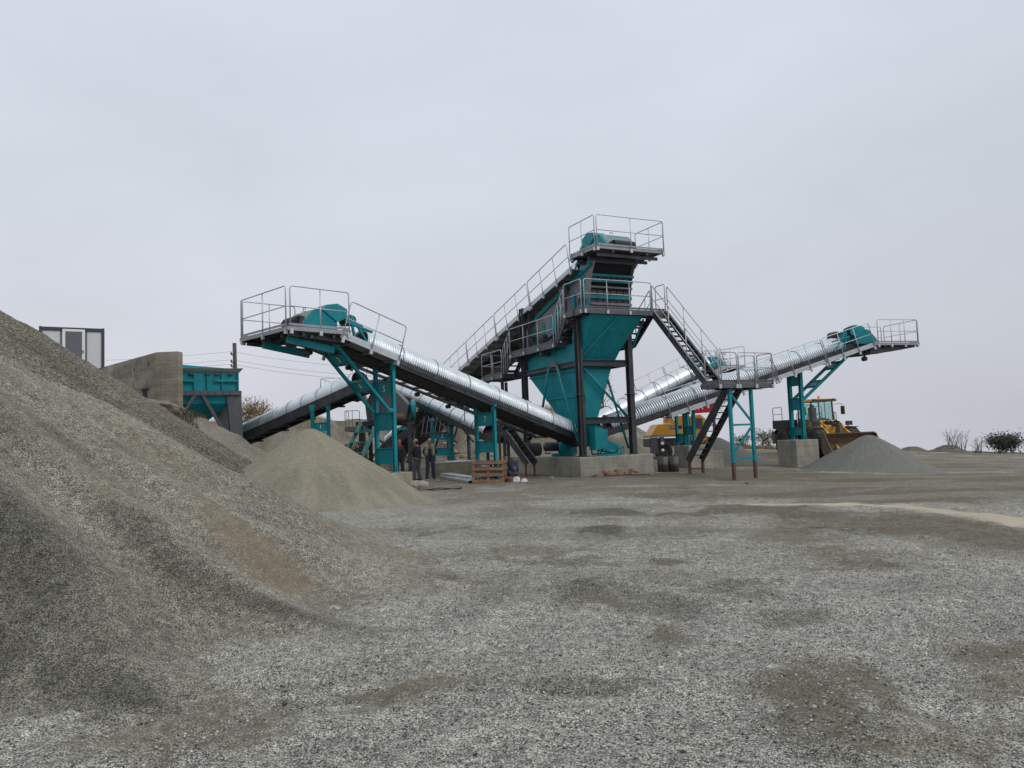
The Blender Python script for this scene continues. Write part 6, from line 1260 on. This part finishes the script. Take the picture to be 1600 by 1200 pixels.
STAND = dict(head=(0, .02, 1.60), neck=(0, -.01, 1.44), chest=(0, 0, 1.26), pelvis=(0, 0, .95), shL=(.155, -.01, 1.385), shR=(-.155, -.01, 1.385), hipL=(.095, 0, .92), hipR=(-.095, 0, .92), knL=(.12, .03, .50), knR=(-.12, .02, .50), anL=(.15, -.01, .085), anR=(-.14, -.02, .085), toeL=(.18, .14, .05), toeR=(-.17, .13, .05),
             elL=(.27, -.10, 1.16), wrL=(.16, -.22, .98), elR=(-.27, -.10, 1.16), wrR=(-.14, -.23, .97), hdL=(-.8, -.1, -.2), hdR=(.8, -.1, -.2))
# man in the vest: facing the camera, hands behind his back
person('man in a khaki quilted vest and dark jeans, facing the camera, hands behind his back', -3.66, 33.3, 186, dict(STAND), cloth('black_sweater', (.018, .018, .02)), cloth('dark_jeans', (.022, .028, .045)), cloth('black_shoes', (.015, .015, .015)), M['hair_grey'], vest=cloth('khaki_vest', (.22, .185, .12), .35))
J2 = dict(STAND, head=(0, .05, 1.58), neck=(0, .01, 1.43), elL=(.22, .10, 1.14), wrL=(.12, .30, 1.05), elR=(-.22, .12, 1.15), wrR=(-.10, .32, 1.10), hdL=(-.5, .8, .1), hdR=(.5, .8, .1), knL=(.10, .04, .50), anL=(.11, -.04, .085), toeL=(.12, .12, .05), knR=(-.10, .10, .50), anR=(-.10, .10, .085), toeR=(-.11, .26, .05))
person('man in a beige cap, black jacket and grey trousers, turned to the left', -4.02, 31.8, 62, J2, cloth('black_jacket', (.012, .012, .014)), cloth('grey_trousers', (.075, .075, .078), .35), cloth('dark_shoes', (.03, .03, .03)), M['hair_dark'], hat=cloth('beige_cap', (.30, .27, .22)), head_dir=(0, 1, -.18))
J3 = dict(STAND, elL=(.24, .0, 1.14), wrL=(.25, .10, .92), elR=(-.24, .02, 1.14), wrR=(-.24, .12, .93), hdL=(0, .3, -.9), hdR=(0, .3, -.9))
person('man in a black jacket with a red collar, half hidden behind the left trestle leg', -5.02, 33.6, 205, J3, cloth('black_coat', (.014, .014, .016)), cloth('navy_trousers', (.025, .028, .038)), cloth('black_boots', (.015, .015, .015)), M['hair_dark'], extras=[('collar', [('c', V((-.05, .02, 1.42)), V((.05, .02, 1.42)), .085, .085), ('c', V((0, .07, 1.40)), V((0, .11, 1.32)), .05, .03)], cloth('red_collar', (.16, .02, .022)))])
J4 = dict(head=(0, .36, .74), neck=(0, .24, .70), chest=(0, .12, .62), pelvis=(0, -.12, .34), shL=(.18, .18, .68), shR=(-.18, .18, .68), hipL=(.10, -.12, .32), hipR=(-.10, -.12, .32), knL=(.22, .28, .42), knR=(-.20, .30, .40), anL=(.19, .02, .09), anR=(-.17, .04, .09), toeL=(.22, .20, .05), toeR=(-.20, .22, .05), elL=(.26, .40, .50), wrL=(.10, .60, .36), elR=(-.26, .40, .50), wrR=(-.08, .62, .36), hdL=(-.3, .8, -.4), hdR=(.3, .8, -.4))
person('worker in a navy jacket and grey trousers, crouching behind the leaning pallets', -.08, 29.2, 18, J4, cloth('navy_jacket', (.016, .020, .042)), cloth('worn_grey_trousers', (.11, .11, .125), .35), cloth('black_work_boots', (.015, .015, .015)), M['hair_dark'], head_dir=(0, .8, -.5))

# ------------------------------------------------------------------ loose stones lying on the near gravel
def stones(n, seed):
    r = np.random.RandomState(seed); D = 2.3 + 9.5 * r.rand(n) ** 1.6; th = R_(-48) + R_(92) * r.rand(n); x = np.sin(th) * D; y = np.cos(th) * D
    hz, _ = lobed(x, y, *FRONT, FRONT_LOBES); ok = hz < .10; x, y = x[ok], y[ok]; z = gz(x, y) + (fbm(x * 6.5, y * 6.5, 4) - .5) * .055 + (fbm(x * 2.1 + 3, y * 3.2, 3) - .5) * .07
    n = len(x); s = .004 + .007 * r.rand(n) ** 2.0; s = np.where(r.rand(n) < .006, s * 2.2, s)
    o = np.array([(1, 0, 0), (0, 1, 0), (-1, 0, 0), (0, -1, 0), (.3, .2, .75), (-.1, .1, -.6)], float); v = o[None] * (.6 + .8 * r.rand(n, 6, 1)) * s[:, None, None]
    a = r.rand(n) * 6.28; ca, sa = np.cos(a)[:, None], np.sin(a)[:, None]; vx = v[..., 0] * ca - v[..., 1] * sa; vy = v[..., 0] * sa + v[..., 1] * ca
    co = np.stack([vx + x[:, None], vy + y[:, None], v[..., 2] + (z + s * .25)[:, None]], -1).reshape(-1, 3)
    f = np.array([(0, 1, 4), (1, 2, 4), (2, 3, 4), (3, 0, 4), (1, 0, 5), (2, 1, 5), (3, 2, 5), (0, 3, 5)]); q = (f[None] + (np.arange(n) * 6)[:, None, None]).reshape(-1, 3)
    me = bpy.data.meshes.new('loose_stones'); me.vertices.add(len(co)); me.vertices.foreach_set('co', co.astype(np.float32).ravel()); me.loops.add(q.size); me.loops.foreach_set('vertex_index', q.astype(np.int32).ravel())
    me.polygons.add(len(q)); me.polygons.foreach_set('loop_start', np.arange(0, q.size, 3, dtype=np.int32)); me.polygons.foreach_set('loop_total', np.full(len(q), 3, np.int32)); me.update()
    m, nt, b = new_mat('stone_chips'); N = nt.nodes.new; L = nt.links.new; ge = N('ShaderNodeNewGeometry'); rp = N('ShaderNodeValToRGB'); e = rp.color_ramp.elements; e[0].color = (.05, .05, .045, 1); e[1].color = (.62, .61, .57, 1); k = rp.color_ramp.elements.new(.6); k.color = (.28, .275, .25, 1)
    L(ge.outputs['Random Per Island'], rp.inputs[0]); L(rp.outputs[0], b.inputs['Base Color']); b.inputs['Roughness'].default_value = .9; me.materials.append(m)
    ob = bpy.data.objects.new('loose_stones', me); COL.objects.link(ob); tag(ob, 'loose stone chips scattered over the near gravel', 'stones', kind='stuff')
stones(60000, 5)
